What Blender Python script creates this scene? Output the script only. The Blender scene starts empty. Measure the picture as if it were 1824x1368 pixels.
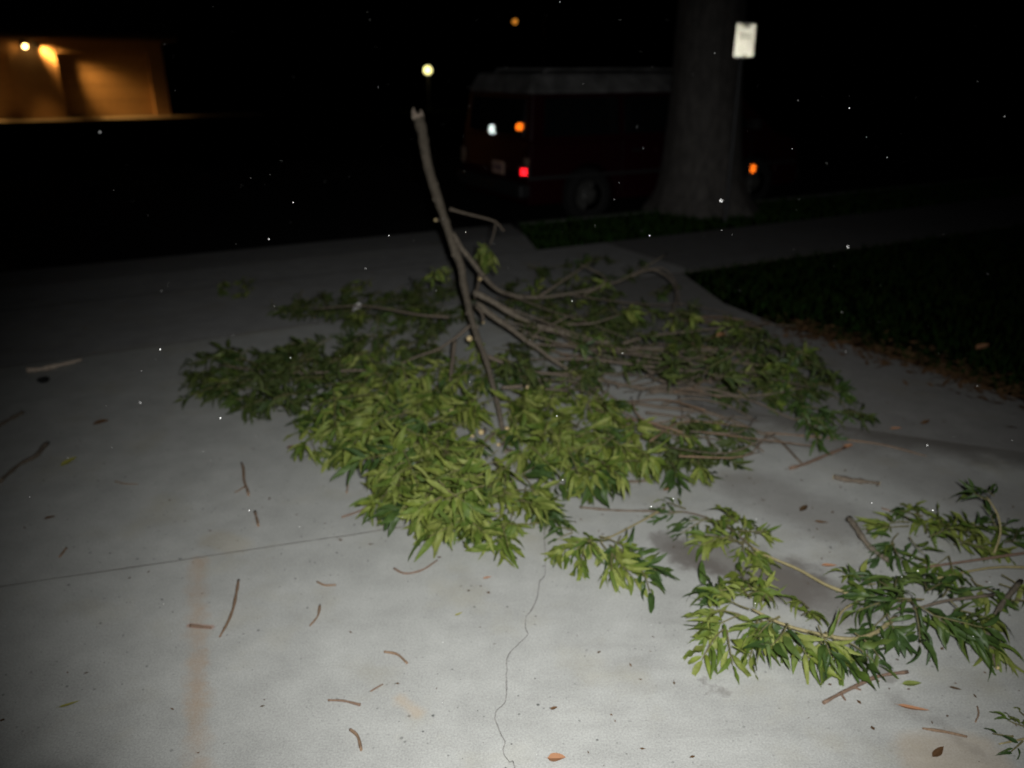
import bpy, bmesh, math, random
from mathutils import Vector, Matrix, noise as mnoise

scene = bpy.context.scene
COL = scene.collection
R = math.radians
rng = random.Random(7)

# ---------------------------------------------------------------- camera
CAM = Vector((0.0, 0.0, 1.6))
PITCH = R(21.5)
F = 1420.0                       # focal length in photograph pixels (1824 wide)
cd = bpy.data.cameras.new('camera')
cam = bpy.data.objects.new('camera', cd)
COL.objects.link(cam)
cam.location = CAM
cam.rotation_euler = (R(90) - PITCH, 0, 0)
cd.sensor_width = 36.0
cd.lens = 36.0 * F / 1824.0
cd.clip_start = 0.05
cd.clip_end = 2000
cd.dof.use_dof = True
cd.dof.focus_distance = 1.65
cd.dof.aperture_fstop = 2.1
scene.camera = cam

# ---------------------------------------------------------------- night sky
world = bpy.data.worlds.new('World')
scene.world = world
world.use_nodes = True
wn = world.node_tree.nodes
sky = wn.new('ShaderNodeTexSky')
sky.sky_type = 'NISHITA'
sky.sun_disc = False
sky.sun_elevation = R(-4)
sky.sun_rotation = R(200)
bg = wn['Background']
bg.inputs['Strength'].default_value = 0.03
world.node_tree.links.new(sky.outputs['Color'], bg.inputs['Color'])

# ---------------------------------------------------------------- the camera's flash
fl = bpy.data.lights.new('camera_flash', 'SPOT')
fl.energy = 440
fl.color = (1.0, 1.0, 0.985)
fl.spot_size = R(83)
fl.spot_blend = 1.0
fl.shadow_soft_size = 0.014
flash = bpy.data.objects.new('camera_flash', fl)
COL.objects.link(flash)
flash.location = (0.085, 0.0, 1.665)
flash.rotation_euler = (R(90) - R(28.5), 0, R(-2))

# ---------------------------------------------------------------- exposure / render
vs = scene.view_settings
vs.view_transform = 'Standard'
vs.look = 'None'
vs.exposure = 0.0
vs.gamma = 1.0
scene.cycles.max_bounces = 8
scene.cycles.glossy_bounces = 6
scene.cycles.use_denoising = True
scene.cycles.sample_clamp_indirect = 30.0

# ---------------------------------------------------------------- helpers
FWD = Vector((0, math.cos(PITCH), -math.sin(PITCH)))
UPV = Vector((0, math.sin(PITCH), math.cos(PITCH)))
RGT = Vector((1, 0, 0))

def ray(px, py):
    return FWD + RGT * ((px - 912) / F) + UPV * ((684 - py) / F)

def G(px, py, z=0.0):
    """point of the level z seen at a photograph pixel"""
    d = ray(px, py)
    return CAM + d * ((z - CAM.z) / d.z)

def D(px, py, dist):
    """point at ground distance dist seen at a photograph pixel"""
    d = ray(px, py)
    return CAM + d * (dist / d.y)

def tag(o, label=None, cat=None, group=None, kind=None):
    if label: o['label'] = label
    if cat: o['category'] = cat
    if group: o['group'] = group
    if kind: o['kind'] = kind
    return o

def link(name, me, mat=None, parent=None, loc=None):
    o = bpy.data.objects.new(name, me)
    COL.objects.link(o)
    if mat is not None and me is not None and not me.materials:
        me.materials.append(mat)
    if parent is not None:
        o.parent = parent
    if loc is not None:
        o.location = loc
    return o

def empty(name, loc=(0, 0, 0), rz=0.0):
    o = bpy.data.objects.new(name, None)
    COL.objects.link(o)
    o.location = loc
    o.rotation_euler = (0, 0, rz)
    o.empty_display_size = 0.1
    return o

class MB:
    """collects shapes into one mesh"""
    def __init__(self):
        self.v = []; self.f = []
    def add(self, v, f):
        n = len(self.v)
        self.v += [tuple(p) for p in v]
        self.f += [tuple(i + n for i in q) for q in f]
        return self
    def box(self, a, b):
        (x0, y0, z0), (x1, y1, z1) = a, b
        return self.add([(x0,y0,z0),(x1,y0,z0),(x1,y1,z0),(x0,y1,z0),(x0,y0,z1),(x1,y0,z1),(x1,y1,z1),(x0,y1,z1)],
                        [(0,3,2,1),(4,5,6,7),(0,1,5,4),(1,2,6,5),(2,3,7,6),(3,0,4,7)])
    def tube(self, pts, radii, n=8, cap=True):
        pts = [Vector(p) for p in pts]
        m = len(pts)
        base = len(self.v)
        up = Vector((0.31, 0.17, 0.93))
        vs_, fs = [], []
        for i, p in enumerate(pts):
            t = (pts[min(i + 1, m - 1)] - pts[max(i - 1, 0)])
            if t.length < 1e-9: t = Vector((0, 0, 1))
            t.normalize()
            a = t.cross(up)
            if a.length < 1e-3: a = t.cross(Vector((1, 0, 0)))
            a.normalize(); b = t.cross(a)
            for k in range(n):
                w = 2 * math.pi * k / n
                vs_.append(p + (a * math.cos(w) + b * math.sin(w)) * radii[i])
        for i in range(m - 1):
            for k in range(n):
                k2 = (k + 1) % n
                fs.append((i*n+k, i*n+k2, (i+1)*n+k2, (i+1)*n+k))
        if cap:
            fs.append(tuple(range(n))[::-1]); fs.append(tuple((m-1)*n + k for k in range(n)))
        return self.add(vs_, fs)
    def cyl(self, c, axis, r, h, n=20):
        c = Vector(c); axis = Vector(axis).normalized()
        return self.tube([c - axis * h / 2, c + axis * h / 2], [r, r], n)
    def build(self, name, mat, parent=None, loc=None, smooth=False, bevel=0.0, bseg=2):
        me = bpy.data.meshes.new(name)
        me.from_pydata(self.v, [], self.f)
        me.update()
        bm = bmesh.new(); bm.from_mesh(me)
        bmesh.ops.recalc_face_normals(bm, faces=bm.faces)
        if bevel > 0:
            bmesh.ops.bevel(bm, geom=list(bm.edges), offset=bevel, segments=bseg, affect='EDGES', clamp_overlap=True, profile=0.5)
        bm.to_mesh(me); bm.free()
        if smooth:
            for p in me.polygons: p.use_smooth = len(p.vertices) <= 4
        return link(name, me, mat, parent, loc)

def catmull(pts, per=5):
    pts = [Vector(p) for p in pts]
    if len(pts) < 3:
        a, b = pts[0], pts[-1]
        return [a.lerp(b, i / per) for i in range(per + 1)]
    out = []
    P = [pts[0] * 2 - pts[1]] + pts + [pts[-1] * 2 - pts[-2]]
    for i in range(1, len(P) - 2):
        p0, p1, p2, p3 = P[i-1], P[i], P[i+1], P[i+2]
        for k in range(per):
            t = k / per
            out.append(0.5 * ((2*p1) + (p2-p0)*t + (2*p0-5*p1+4*p2-p3)*t*t + (3*p1-p0-3*p2+p3)*t**3))
    out.append(pts[-1])
    return out

# ---------------------------------------------------------------- materials
class NT:
    def __init__(self, name):
        self.m = bpy.data.materials.new(name)
        self.m.use_nodes = True
        self.t = self.m.node_tree
        self.n = self.t.nodes
        self.bsdf = self.n['Principled BSDF']
    def node(self, kind, **kw):
        nd = self.n.new(kind)
        for k, v in kw.items():
            if k in nd.inputs: nd.inputs[k].default_value = v
            else: setattr(nd, k, v)
        return nd
    def link(self, a, b): self.t.links.new(a, b)
    def math(self, op, a, b=None, clamp=False):
        nd = self.n.new('ShaderNodeMath'); nd.operation = op; nd.use_clamp = clamp
        for i, x in enumerate((a, b)):
            if x is None: continue
            if isinstance(x, (int, float)): nd.inputs[i].default_value = x
            else: self.link(x, nd.inputs[i])
        return nd.outputs[0]
    def vmath(self, op, a, b=None, out=0):
        nd = self.n.new('ShaderNodeVectorMath'); nd.operation = op
        for i, x in enumerate((a, b)):
            if x is None: continue
            if isinstance(x, (tuple, Vector)): nd.inputs[i].default_value = tuple(x)
            else: self.link(x, nd.inputs[i])
        return nd.outputs[out]
    def mix(self, fac, a, b):
        nd = self.n.new('ShaderNodeMix'); nd.data_type = 'RGBA'
        for i, x in ((0, fac), (6, a), (7, b)):
            if isinstance(x, (int, float)): nd.inputs[i].default_value = x
            elif isinstance(x, tuple): nd.inputs[i].default_value = x if len(x) == 4 else (*x, 1)
            else: self.link(x, nd.inputs[i])
        return nd.outputs[2]
    def ramp(self, fac, stops):
        nd = self.n.new('ShaderNodeValToRGB')
        el = nd.color_ramp.elements
        while len(el) < len(stops): el.new(0.5)
        for e, (p, c) in zip(el, stops):
            e.position = p; e.color = (*c, 1) if len(c) == 3 else c
        self.link(fac, nd.inputs[0])
        return nd.outputs[0]
    def noise(self, vec, scale, detail=4, rough=0.55):
        nd = self.node('ShaderNodeTexNoise'); nd.inputs['Scale'].default_value = scale
        nd.inputs['Detail'].default_value = detail; nd.inputs['Roughness'].default_value = rough
        if vec is not None: self.link(vec, nd.inputs['Vector'])
        return nd.outputs[0]
    def bump(self, h, strength, dist=0.01):
        nd = self.node('ShaderNodeBump'); nd.inputs['Strength'].default_value = strength
        nd.inputs['Distance'].default_value = dist
        self.link(h, nd.inputs['Height']); self.link(nd.outputs[0], self.bsdf.inputs['Normal'])
    def capsule(self, pos, p0, p1, r, soft, wob=None, wobamt=0.0):
        """1 inside a soft-edged stripe from p0 to p1 (world metres)"""
        p0 = Vector((p0[0], p0[1], 0)); p1 = Vector((p1[0], p1[1], 0)); d = p1 - p0
        q = self.vmath('SUBTRACT', pos, tuple(p0))
        dp = self.vmath('DOT_PRODUCT', q, tuple(d), out=1)
        t = self.math('DIVIDE', dp, d.length_squared, clamp=True)
        sc = self.node('ShaderNodeVectorMath', operation='SCALE'); sc.inputs[0].default_value = tuple(d); self.link(t, sc.inputs[3])
        e = self.vmath('SUBTRACT', q, sc.outputs[0])
        dist = self.vmath('LENGTH', e, out=1)
        if wob is not None:
            dist = self.math('ADD', dist, self.math('MULTIPLY', self.math('SUBTRACT', wob, 0.5), wobamt))
        mr = self.node('ShaderNodeMapRange', interpolation_type='SMOOTHSTEP')
        self.link(dist, mr.inputs[0])
        for i, x in zip((1, 2, 3, 4), (r, r + soft, 1.0, 0.0)): mr.inputs[i].default_value = x
        return mr.outputs[0]

def simple(name, col, rough=0.6, var=0.15, scale=30, bump=0.0, metallic=0.0, spec=0.5):
    m = NT(name)
    tc = m.node('ShaderNodeTexCoord').outputs['Object']
    n = m.noise(tc, scale, 5)
    c = m.ramp(n, [(0.3, tuple(x * (1 - var) for x in col)), (0.7, tuple(min(1, x * (1 + var)) for x in col))])
    m.link(c, m.bsdf.inputs['Base Color'])
    m.bsdf.inputs['Roughness'].default_value = rough
    m.bsdf.inputs['Metallic'].default_value = metallic
    m.bsdf.inputs['Specular IOR Level'].default_value = spec
    if bump: m.bump(n, bump)
    return m.m

def concrete(name, base, marks=True):
    m = NT(name)
    pos = m.node('ShaderNodeNewGeometry').outputs['Position']
    big = m.noise(pos, 1.3, 5, 0.6)
    mid = m.noise(pos, 7.0, 6, 0.62)
    fine = m.noise(pos, 190.0, 3, 0.7)
    b = base
    c = m.ramp(big, [(0.30, tuple(x * 0.90 for x in b)), (0.70, tuple(x * 1.05 for x in b))])
    c2 = m.ramp(mid, [(0.32, (0.86, 0.86, 0.855)), (0.68, (1.05, 1.05, 1.045))])
    mul = m.node('ShaderNodeMix', data_type='RGBA', blend_type='MULTIPLY'); mul.inputs[0].default_value = 1.0
    m.link(c, mul.inputs[6]); m.link(c2, mul.inputs[7]); c = mul.outputs[2]
    grain = m.ramp(fine, [(0.32, (0.74, 0.74, 0.74)), (0.68, (1.12, 1.12, 1.12))])
    mul = m.node('ShaderNodeMix', data_type='RGBA', blend_type='MULTIPLY'); mul.inputs[0].default_value = 1.0
    m.link(c, mul.inputs[6]); m.link(grain, mul.inputs[7]); c = mul.outputs[2]
    # warm and green traces
    tint = m.noise(pos, 3.1, 4, 0.6)
    c = m.mix(m.ramp(tint, [(0.54, (0, 0, 0)), (0.72, (0.38, 0.38, 0.38))]), c, (b[0] * 0.80, b[1] * 0.74, b[2] * 0.58))
    # small dark pits, thicker on the left-hand side
    for sc, thr, am in ((26.0, 0.10, 0.80), (44.0, 0.13, 0.60)):
        wv = m.node('ShaderNodeTexVoronoi', feature='F1'); wv.inputs['Scale'].default_value = sc
        m.link(pos, wv.inputs['Vector'])
        keep = m.node('ShaderNodeSeparateColor'); m.link(wv.outputs['Color'], keep.inputs[0])
        k = m.math('GREATER_THAN', keep.outputs[0], 0.45 if sc < 30 else 0.5)
        size = m.math('MULTIPLY', keep.outputs[1], thr)
        hit = m.math('LESS_THAN', wv.outputs['Distance'], m.math('ADD', size, 0.03))
        patch = m.ramp(m.noise(pos, 1.1, 2, 0.5), [(0.40, (0.25, 0.25, 0.25)), (0.55, (1, 1, 1))])
        f = m.math('MULTIPLY', m.math('MULTIPLY', k, hit), m.math('MULTIPLY', patch, am))
        c = m.mix(f, c, (0.055, 0.060, 0.055))
    if marks:
        flat = m.vmath('MULTIPLY', pos, (1, 1, 0))
        w1 = m.noise(pos, 6.0, 5, 0.65)
        w2 = m.noise(pos, 18.0, 4, 0.65)
        # rust run
        a = m.math('MULTIPLY', m.capsule(flat, G(350, 1000), G(352, 1420), 0.0, 0.05, w2, 0.10), m.ramp(w1, [(0.32, (0.12,)*3), (0.65, (0.48,)*3)]))
        c = m.mix(a, c, (0.42, 0.27, 0.15))
        a = m.math('MULTIPLY', m.capsule(flat, G(338, 1114), G(376, 1117), 0.004, 0.012, w2, 0.01), 0.6)
        c = m.mix(a, c, (0.36, 0.17, 0.10))
        # tan spots
        for (q0, q1, r, s, col, am) in (((712, 1246), (745, 1270), .0, .03, (.48, .36, .23), .4),
                                      ((1650, 1345), (1740, 1345), .05, .05, (.47, .36, .24), .35),
                                      ((60, 1405), (120, 1400), .02, .10, (.10, .10, .09), .5),
                                      ((385, 960), (420, 972), .03, .05, (.40, .33, .2), .25),):
            a = m.math('MULTIPLY', m.capsule(flat, G(*q0), G(*q1), r, s, w2, 0.05), am)
            c = m.mix(a, c, col)
        # damp dark run-off marks beside the fallen leaves
        for (q0, q1, r, s, am) in (((1185, 965), (1265, 1010), .02, .07, .62), ((1270, 985), (1400, 1035), .07, .14, .66),
                                   ((1400, 1035), (1500, 1075), .06, .16, .62), ((1330, 860), (1480, 930), .06, .20, .40), ((1255, 1216), (1290, 1228), .006, .03, .45),
                                   ((1520, 1160), (1570, 1200), .01, .035, .45), ((1600, 1250), (1730, 1330), .01, .05, .22),
                                   ((1500, 800), (1900, 930), .05, .30, .30), ((1300, 760), (1700, 800), .05, .22, .35)):
            a = m.math('MULTIPLY', m.capsule(flat, G(*q0), G(*q1), r, s * .8, m.math('ADD', m.math('MULTIPLY', w1, .7), m.math('MULTIPLY', w2, .3)), 0.30), am)
            c = m.mix(a, c, (0.115, 0.100, 0.088))
        # dirt band towards the old slab
        a = m.math('MULTIPLY', m.capsule(flat, G(1260, 722), G(1880, 818), .02, .22, w1, 0.25), 0.75)
        c = m.mix(a, c, (0.085, 0.075, 0.065))
        # drag streaks on the right
        st = m.node('ShaderNodeTexNoise'); st.inputs['Scale'].default_value = 9; st.inputs['Detail'].default_value = 4
        mp = m.node('ShaderNodeMapping'); m.link(pos, mp.inputs[0])
        mp.inputs['Rotation'].default_value = (0, 0, R(62)); mp.inputs['Scale'].default_value = (0.3, 2.0, 1)
        m.link(mp.outputs[0], st.inputs['Vector'])
        reg = m.capsule(flat, G(1300, 1330), G(1700, 1100), .3, .7)
        a = m.math('MULTIPLY', reg, m.ramp(st.outputs[0], [(0.46, (0,)*3), (0.66, (0.16,)*3)]))
        c = m.mix(a, c, (0.17, 0.165, 0.155))
    m.link(c, m.bsdf.inputs['Base Color'])
    m.bsdf.inputs['Roughness'].default_value = 0.9
    m.bsdf.inputs['Specular IOR Level'].default_value = 0.25
    h = m.math('ADD', m.math('MULTIPLY', fine, 0.5), mid)
    m.bump(h, 0.2, 0.005)
    return m.m

def leaf_mat(name, ramp, trans=0.22, rough=0.42, spec=0.28, under=(0.17, 0.21, 0.05)):
    m = NT(name)
    oi = m.node('ShaderNodeObjectInfo').outputs['Random']
    geo = m.node('ShaderNodeNewGeometry')
    r = m.math('FRACT', m.math('ADD', oi, geo.outputs['Random Per Island']))
    c = m.ramp(r, ramp)
    tc = m.node('ShaderNodeTexCoord').outputs['UV']
    n = m.noise(geo.outputs['Position'], 45, 3)
    mul = m.node('ShaderNodeMix', data_type='RGBA', blend_type='MULTIPLY'); mul.inputs[0].default_value = 1
    m.link(c, mul.inputs[6]); m.link(m.ramp(n, [(0.3, (0.75,)*3), (0.7, (1.15,)*3)]), mul.inputs[7])
    c = mul.outputs[2]
    # underside paler
    c2 = m.mix(geo.outputs['Backfacing'], c, m.mix(0.25, c, under))
    m.link(c2, m.bsdf.inputs['Base Color'])
    m.bsdf.inputs['Roughness'].default_value = rough
    m.bsdf.inputs['Specular IOR Level'].default_value = spec
    tr = m.node('ShaderNodeBsdfTranslucent'); m.link(c, tr.inputs[0])
    mx = m.node('ShaderNodeMixShader'); mx.inputs[0].default_value = trans
    m.link(m.bsdf.outputs[0], mx.inputs[1]); m.link(tr.outputs[0], mx.inputs[2])
    m.link(mx.outputs[0], m.n['Material Output'].inputs[0])
    return m.m

def bark_mat(name, dark, light, scale=60):
    m = NT(name)
    tc = m.node('ShaderNodeTexCoord').outputs['Object']
    mp = m.node('ShaderNodeMapping'); m.link(tc, mp.inputs[0]); mp.inputs['Scale'].default_value = (1, 1, 0.35)
    n = m.noise(mp.outputs[0], scale, 6, 0.65)
    m.link(m.ramp(n, [(0.3, dark), (0.7, light)]), m.bsdf.inputs['Base Color'])
    m.bsdf.inputs['Roughness'].default_value = 0.85
    m.bump(n, 0.6, 0.004)
    return m.m

def emit_mat(name, col, strength):
    m = NT(name)
    m.bsdf.inputs['Base Color'].default_value = (*col, 1)
    m.bsdf.inputs['Emission Color'].default_value = (*col, 1)
    m.bsdf.inputs['Emission Strength'].default_value = strength
    return m.m

def retro_mat(name, col, rough):
    m = NT(name)
    g = m.node('ShaderNodeBsdfGlossy')
    g.inputs['Color'].default_value = (*[max(0.0, x) ** (1 / 3) for x in col], 1)
    g.inputs['Roughness'].default_value = rough
    m.link(g.outputs[0], m.n['Material Output'].inputs[0])
    return m.m

M = {}
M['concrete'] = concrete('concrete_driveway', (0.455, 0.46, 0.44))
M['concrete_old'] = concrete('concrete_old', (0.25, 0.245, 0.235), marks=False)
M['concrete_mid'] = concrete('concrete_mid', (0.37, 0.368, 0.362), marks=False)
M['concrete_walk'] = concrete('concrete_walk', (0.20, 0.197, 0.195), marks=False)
M['asphalt'] = simple('asphalt', (0.020, 0.020, 0.021), 0.95, 0.3, 60, 0.4, spec=0.05)
M['dirt'] = simple('dirt', (0.075, 0.066, 0.055), 0.95, 0.4, 50, 0.5)
M['grit'] = simple('crack_grit', (0.23, 0.225, 0.21), 0.95, 0.5, 120, 0.5)
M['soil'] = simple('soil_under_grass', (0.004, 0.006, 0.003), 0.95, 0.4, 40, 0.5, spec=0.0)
M['kerb'] = simple('kerb_concrete', (0.20, 0.195, 0.19), 0.9, 0.2, 20, 0.3)
M['bark'] = bark_mat('limb_bark', (0.070, 0.056, 0.040), (0.215, 0.180, 0.135), 75)
M['twig'] = bark_mat('twig_bark', (0.085, 0.066, 0.048), (0.185, 0.148, 0.11), 90)
M['pale_stem'] = bark_mat('green_stem', (0.20, 0.17, 0.08), (0.33, 0.28, 0.14), 90)
M['green_twig'] = bark_mat('green_twig', (0.09, 0.085, 0.03), (0.16, 0.14, 0.06), 90)
M['debris'] = bark_mat('debris_twig', (0.14, 0.085, 0.050), (0.26, 0.175, 0.11), 120)
M['reddish'] = bark_mat('reddish_twig', (0.13, 0.082, 0.056), (0.22, 0.145, 0.10), 120)
M['cut'] = simple('raw_wood', (0.62, 0.48, 0.24), 0.7, 0.2, 80)
M['peeled'] = bark_mat('peeled_stick', (0.36, 0.27, 0.20), (0.62, 0.52, 0.42), 60)
M['trunk'] = bark_mat('tree_bark', (0.048, 0.043, 0.039), (0.125, 0.114, 0.104), 16)
M['leaf'] = leaf_mat('leaf_green', [(0.0, (0.152, 0.196, 0.026)), (0.35, (0.245, 0.275, 0.070)), (0.7, (0.116, 0.168, 0.024)), (1.0, (0.074, 0.124, 0.020))], .25, .6)
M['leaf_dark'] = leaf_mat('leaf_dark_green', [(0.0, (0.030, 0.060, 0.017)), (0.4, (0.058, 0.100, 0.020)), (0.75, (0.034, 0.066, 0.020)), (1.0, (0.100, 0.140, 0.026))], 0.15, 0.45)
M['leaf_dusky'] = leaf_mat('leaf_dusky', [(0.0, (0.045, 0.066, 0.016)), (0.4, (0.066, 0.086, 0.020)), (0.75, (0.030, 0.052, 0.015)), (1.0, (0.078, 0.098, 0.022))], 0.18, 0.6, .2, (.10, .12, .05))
M['dead_leaf'] = leaf_mat('dead_leaf', [(0.0, (0.085, 0.046, 0.022)), (0.5, (0.12, 0.065, 0.030)), (1.0, (0.060, 0.040, 0.020))], 0.1, 0.85, 0.08, (0.12, 0.075, 0.04))
M['orange_leaf'] = simple('orange_leaf', (0.28, 0.135, 0.065), 0.8, 0.25, 60)
M['yellow_leaf'] = simple('yellow_leaf', (0.20, 0.19, 0.03), 0.7, 0.25, 60)
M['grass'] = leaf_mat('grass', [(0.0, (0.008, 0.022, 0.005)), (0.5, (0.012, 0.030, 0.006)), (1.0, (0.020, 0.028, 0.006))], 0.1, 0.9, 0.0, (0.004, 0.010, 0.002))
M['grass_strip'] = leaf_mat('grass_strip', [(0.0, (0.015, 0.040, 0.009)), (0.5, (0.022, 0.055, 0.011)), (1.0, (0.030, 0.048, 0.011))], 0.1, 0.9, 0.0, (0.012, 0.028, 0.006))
M['van_red'] = simple('van_red_paint', (0.018, 0.0006, 0.003), 0.3, 0.06, 6, spec=0.25)
M['van_white'] = simple('van_white_paint', (0.145, 0.143, 0.140), 0.6, 0.5, 4, spec=0.2)
M['glass'] = simple('van_glass', (0.006, 0.007, 0.008), 0.06, 0.05, 5)
M['rubber'] = simple('rubber', (0.007, 0.007, 0.007), 0.9, 0.2, 30)
M['hub'] = simple('hubcap', (0.055, 0.055, 0.050), 0.6, 0.5, 7)
M['chrome'] = simple('bumper', (0.010, 0.010, 0.011), 0.6, 0.1, 10)
M['plate'] = simple('licence_plate_paint', (0.50, 0.32, 0.24), 0.5, 0.2, 25)
M['plate_ink'] = simple('plate_ink', (0.10, 0.05, 0.08), 0.6, 0.1, 20)
M['blackplastic'] = simple('black_plastic', (0.02, 0.02, 0.02), 0.6, 0.1, 20)
M['steel'] = simple('galvanised_post', (0.060, 0.060, 0.062), 0.6, 0.2, 20, metallic=0.3)
M['ink'] = simple('sign_ink', (0.30, 0.26, 0.18), 0.7, 0.2, 20)
M['stucco'] = simple('stucco_wall', (0.40, 0.27, 0.16), 0.95, 0.12, 8, 0.3)
M['stucco2'] = simple('garage_door_paint', (0.40, 0.28, 0.16), 0.8, 0.08, 6, 0.15)
M['trim'] = simple('fascia_paint', (0.18, 0.13, 0.09), 0.8, 0.15, 10)
M['roof'] = simple('roof_shingle', (0.05, 0.045, 0.04), 0.95, 0.3, 25, 0.4)
M['bulb'] = emit_mat('warm_bulb', (1.0, 0.62, 0.22), 14)
M['lamp_yellow'] = emit_mat('porch_bulb', (1.0, 0.93, 0.40), 1.7)
M['lamp_orange'] = emit_mat('sodium_bulb', (1.0, 0.36, 0.04), 0.75)
M['metal_dark'] = simple('dark_metal', (0.03, 0.028, 0.026), 0.5, 0.1, 20)
M['dust'] = simple('dust', (0.85, 0.85, 0.83), 0.8, 0.05, 20)
M['paper'] = simple('paper', (0.75, 0.73, 0.72), 0.8, 0.1, 30)
M['retro_white'] = retro_mat('retro_white', (0.98, 0.93, 0.74), 0.145)
M['retro_amber'] = retro_mat('retro_amber', (0.95, 0.16, 0.008), 0.20)
M['retro_red'] = retro_mat('retro_red', (0.92, 0.010, 0.018), 0.19)
M['retro_clear'] = retro_mat('retro_clear', (0.80, 0.92, 0.90), 0.21)

# ================================================================ SETTING
# the street runs obliquely: u along the kerb (to the right and away), n across it
A = R(28)
U = Vector((math.cos(A), math.sin(A), 0)); N = Vector((-math.sin(A), math.cos(A), 0))
O = Vector((0.19, 9.5, 0))          # rear near corner of the parked van
def ST(s, t, z=0.0):
    p = O + U * s + N * t
    return Vector((p.x, p.y, z))
STREET_Z = -0.15

def sheet(name, poly, z, mat, thick=0.0, parent=None, kind='structure'):
    bm = bmesh.new()
    vs_ = [bm.verts.new((p[0], p[1], z if len(p) < 3 or z is not None else p[2])) for p in poly]
    f = bm.faces.new(vs_)
    bmesh.ops.recalc_face_normals(bm, faces=bm.faces)
    if f.normal.z < 0: bmesh.ops.reverse_faces(bm, faces=[f])
    if thick:
        r = bmesh.ops.extrude_face_region(bm, geom=[f])
        vv = [g for g in r['geom'] if isinstance(g, bmesh.types.BMVert)]
        bmesh.ops.translate(bm, verts=vv, vec=(0, 0, -thick))
        bmesh.ops.recalc_face_normals(bm, faces=bm.faces)
        for x in bm.faces: x.material_index = 0 if x.normal.z > .5 else 1
    bmesh.ops.triangulate(bm, faces=[x for x in bm.faces if len(x.verts) > 4], quad_method='BEAUTY', ngon_method='EAR_CLIP')
    me = bpy.data.meshes.new(name); bm.to_mesh(me); bm.free()
    o = link(name, me, mat, parent)
    if thick: me.materials.append(M['dirt'])
    if parent is None and kind: o['kind'] = kind
    return o

# ground to the horizon
sheet('ground', [(-400, -60), (400, -60), (400, 600), (-400, 600)], STREET_Z - 0.03, M['soil'])
sheet('street', [ST(-160, -0.30), ST(160, -0.30), ST(160, 9.2), ST(-160, 9.2)], STREET_Z, M['asphalt'])
# far bank across the street, and the far garage's apron
sheet('far_yard', [ST(-160, 9.5), ST(160, 9.5), ST(160, 120), ST(-160, 120)], 0.0, M['soil'])

drive = empty('driveway', (0, 0, 0)); drive['kind'] = 'structure'

# the slabs: a saw joint across, a wandering crack, the old slab to the right
j0, j1 = G(0, 1045), G(750, 934)
jd = (j1 - j0).normalized()
def J(x):                      # point of the cross joint at world x
    t = (x - j0.x) / jd.x
    return j0 + jd * t
def wob(p, seed, a=0.006):
    return Vector((p.x + a * mnoise.noise((p.x * 9, p.y * 9, seed)), p.y + a * mnoise.noise((p.x * 9, p.y * 9, seed + 9)), 0))
crack_px = [(962, 1035), (958, 1060), (950, 1082), (938, 1098), (936, 1118), (940, 1130), (928, 1143), (910, 1160), (903, 1172), (903, 1188), (901, 1205), (903, 1220), (902, 1240), (896, 1256), (884, 1266), (884, 1285), (890, 1303), (898, 1320), (897, 1340), (908, 1358), (918, 1372)]
crack = [G(*p) for p in crack_px]
ctop = J(G(975, 1000).x)
crack_full = [ctop, G(972, 1012)] + crack + [Vector((0.06, 1.15, 0)), Vector((-0.02, 0.7, 0)), Vector((0.05, -3, 0))]
cf = catmull(crack_full, 4)
cf = [Vector((p.x + 0.004 * mnoise.noise((p.x * 40, p.y * 40, 1.0)), p.y, 0)) for p in cf]
gap = 0.0017
def shift(pts, dx): return [Vector((p.x + dx * (1 + .9 * mnoise.noise((p.x * 18, p.y * 18, 3 + dx * 900))), p.y, 0)) for p in pts]
cb = MB()
for p, q in zip(cf[:-1], cf[1:]):
    cb.add([(p.x - .01, p.y, -.0022), (p.x + .01, p.y, -.0022), (q.x + .01, q.y, -.0022), (q.x - .01, q.y, -.0022)], [(0, 1, 2, 3)])
cb.build('crack_bed', M['grit'], drive)
jl = [wob(J(x), 3) for x in [-9 + 0.12 * i for i in range(80)]]
jl = [p for p in jl if p.x < ctop.x - 0.05] + [ctop]
q0, q1 = G(1250, 722), G(1824, 806)
qd = (q1 - q0).normalized()
jr = [ctop] + [wob(ctop.lerp(q0, t), 3) for t in (.2, .4, .6, .8)] + [wob(q0 + qd * t, 5, .02) for t in [0.0, .3, .6, .9, 1.2, 1.5, 1.8, 2.2, 3.0, 6.0]]
g2 = 0.0028
def dn(pts, dy): return [Vector((p.x, p.y + dy, 0)) for p in pts]
sl = sheet('concrete_slab', [(-9, -3)] + shift(cf[::-1], -gap) + [Vector((p.x, p.y - g2 - .003 * mnoise.noise((p.x * 5, 7.7, 0)), 0)) for p in jl[::-1]][1:], 0.0, M['concrete'], 0.02, drive)
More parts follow.
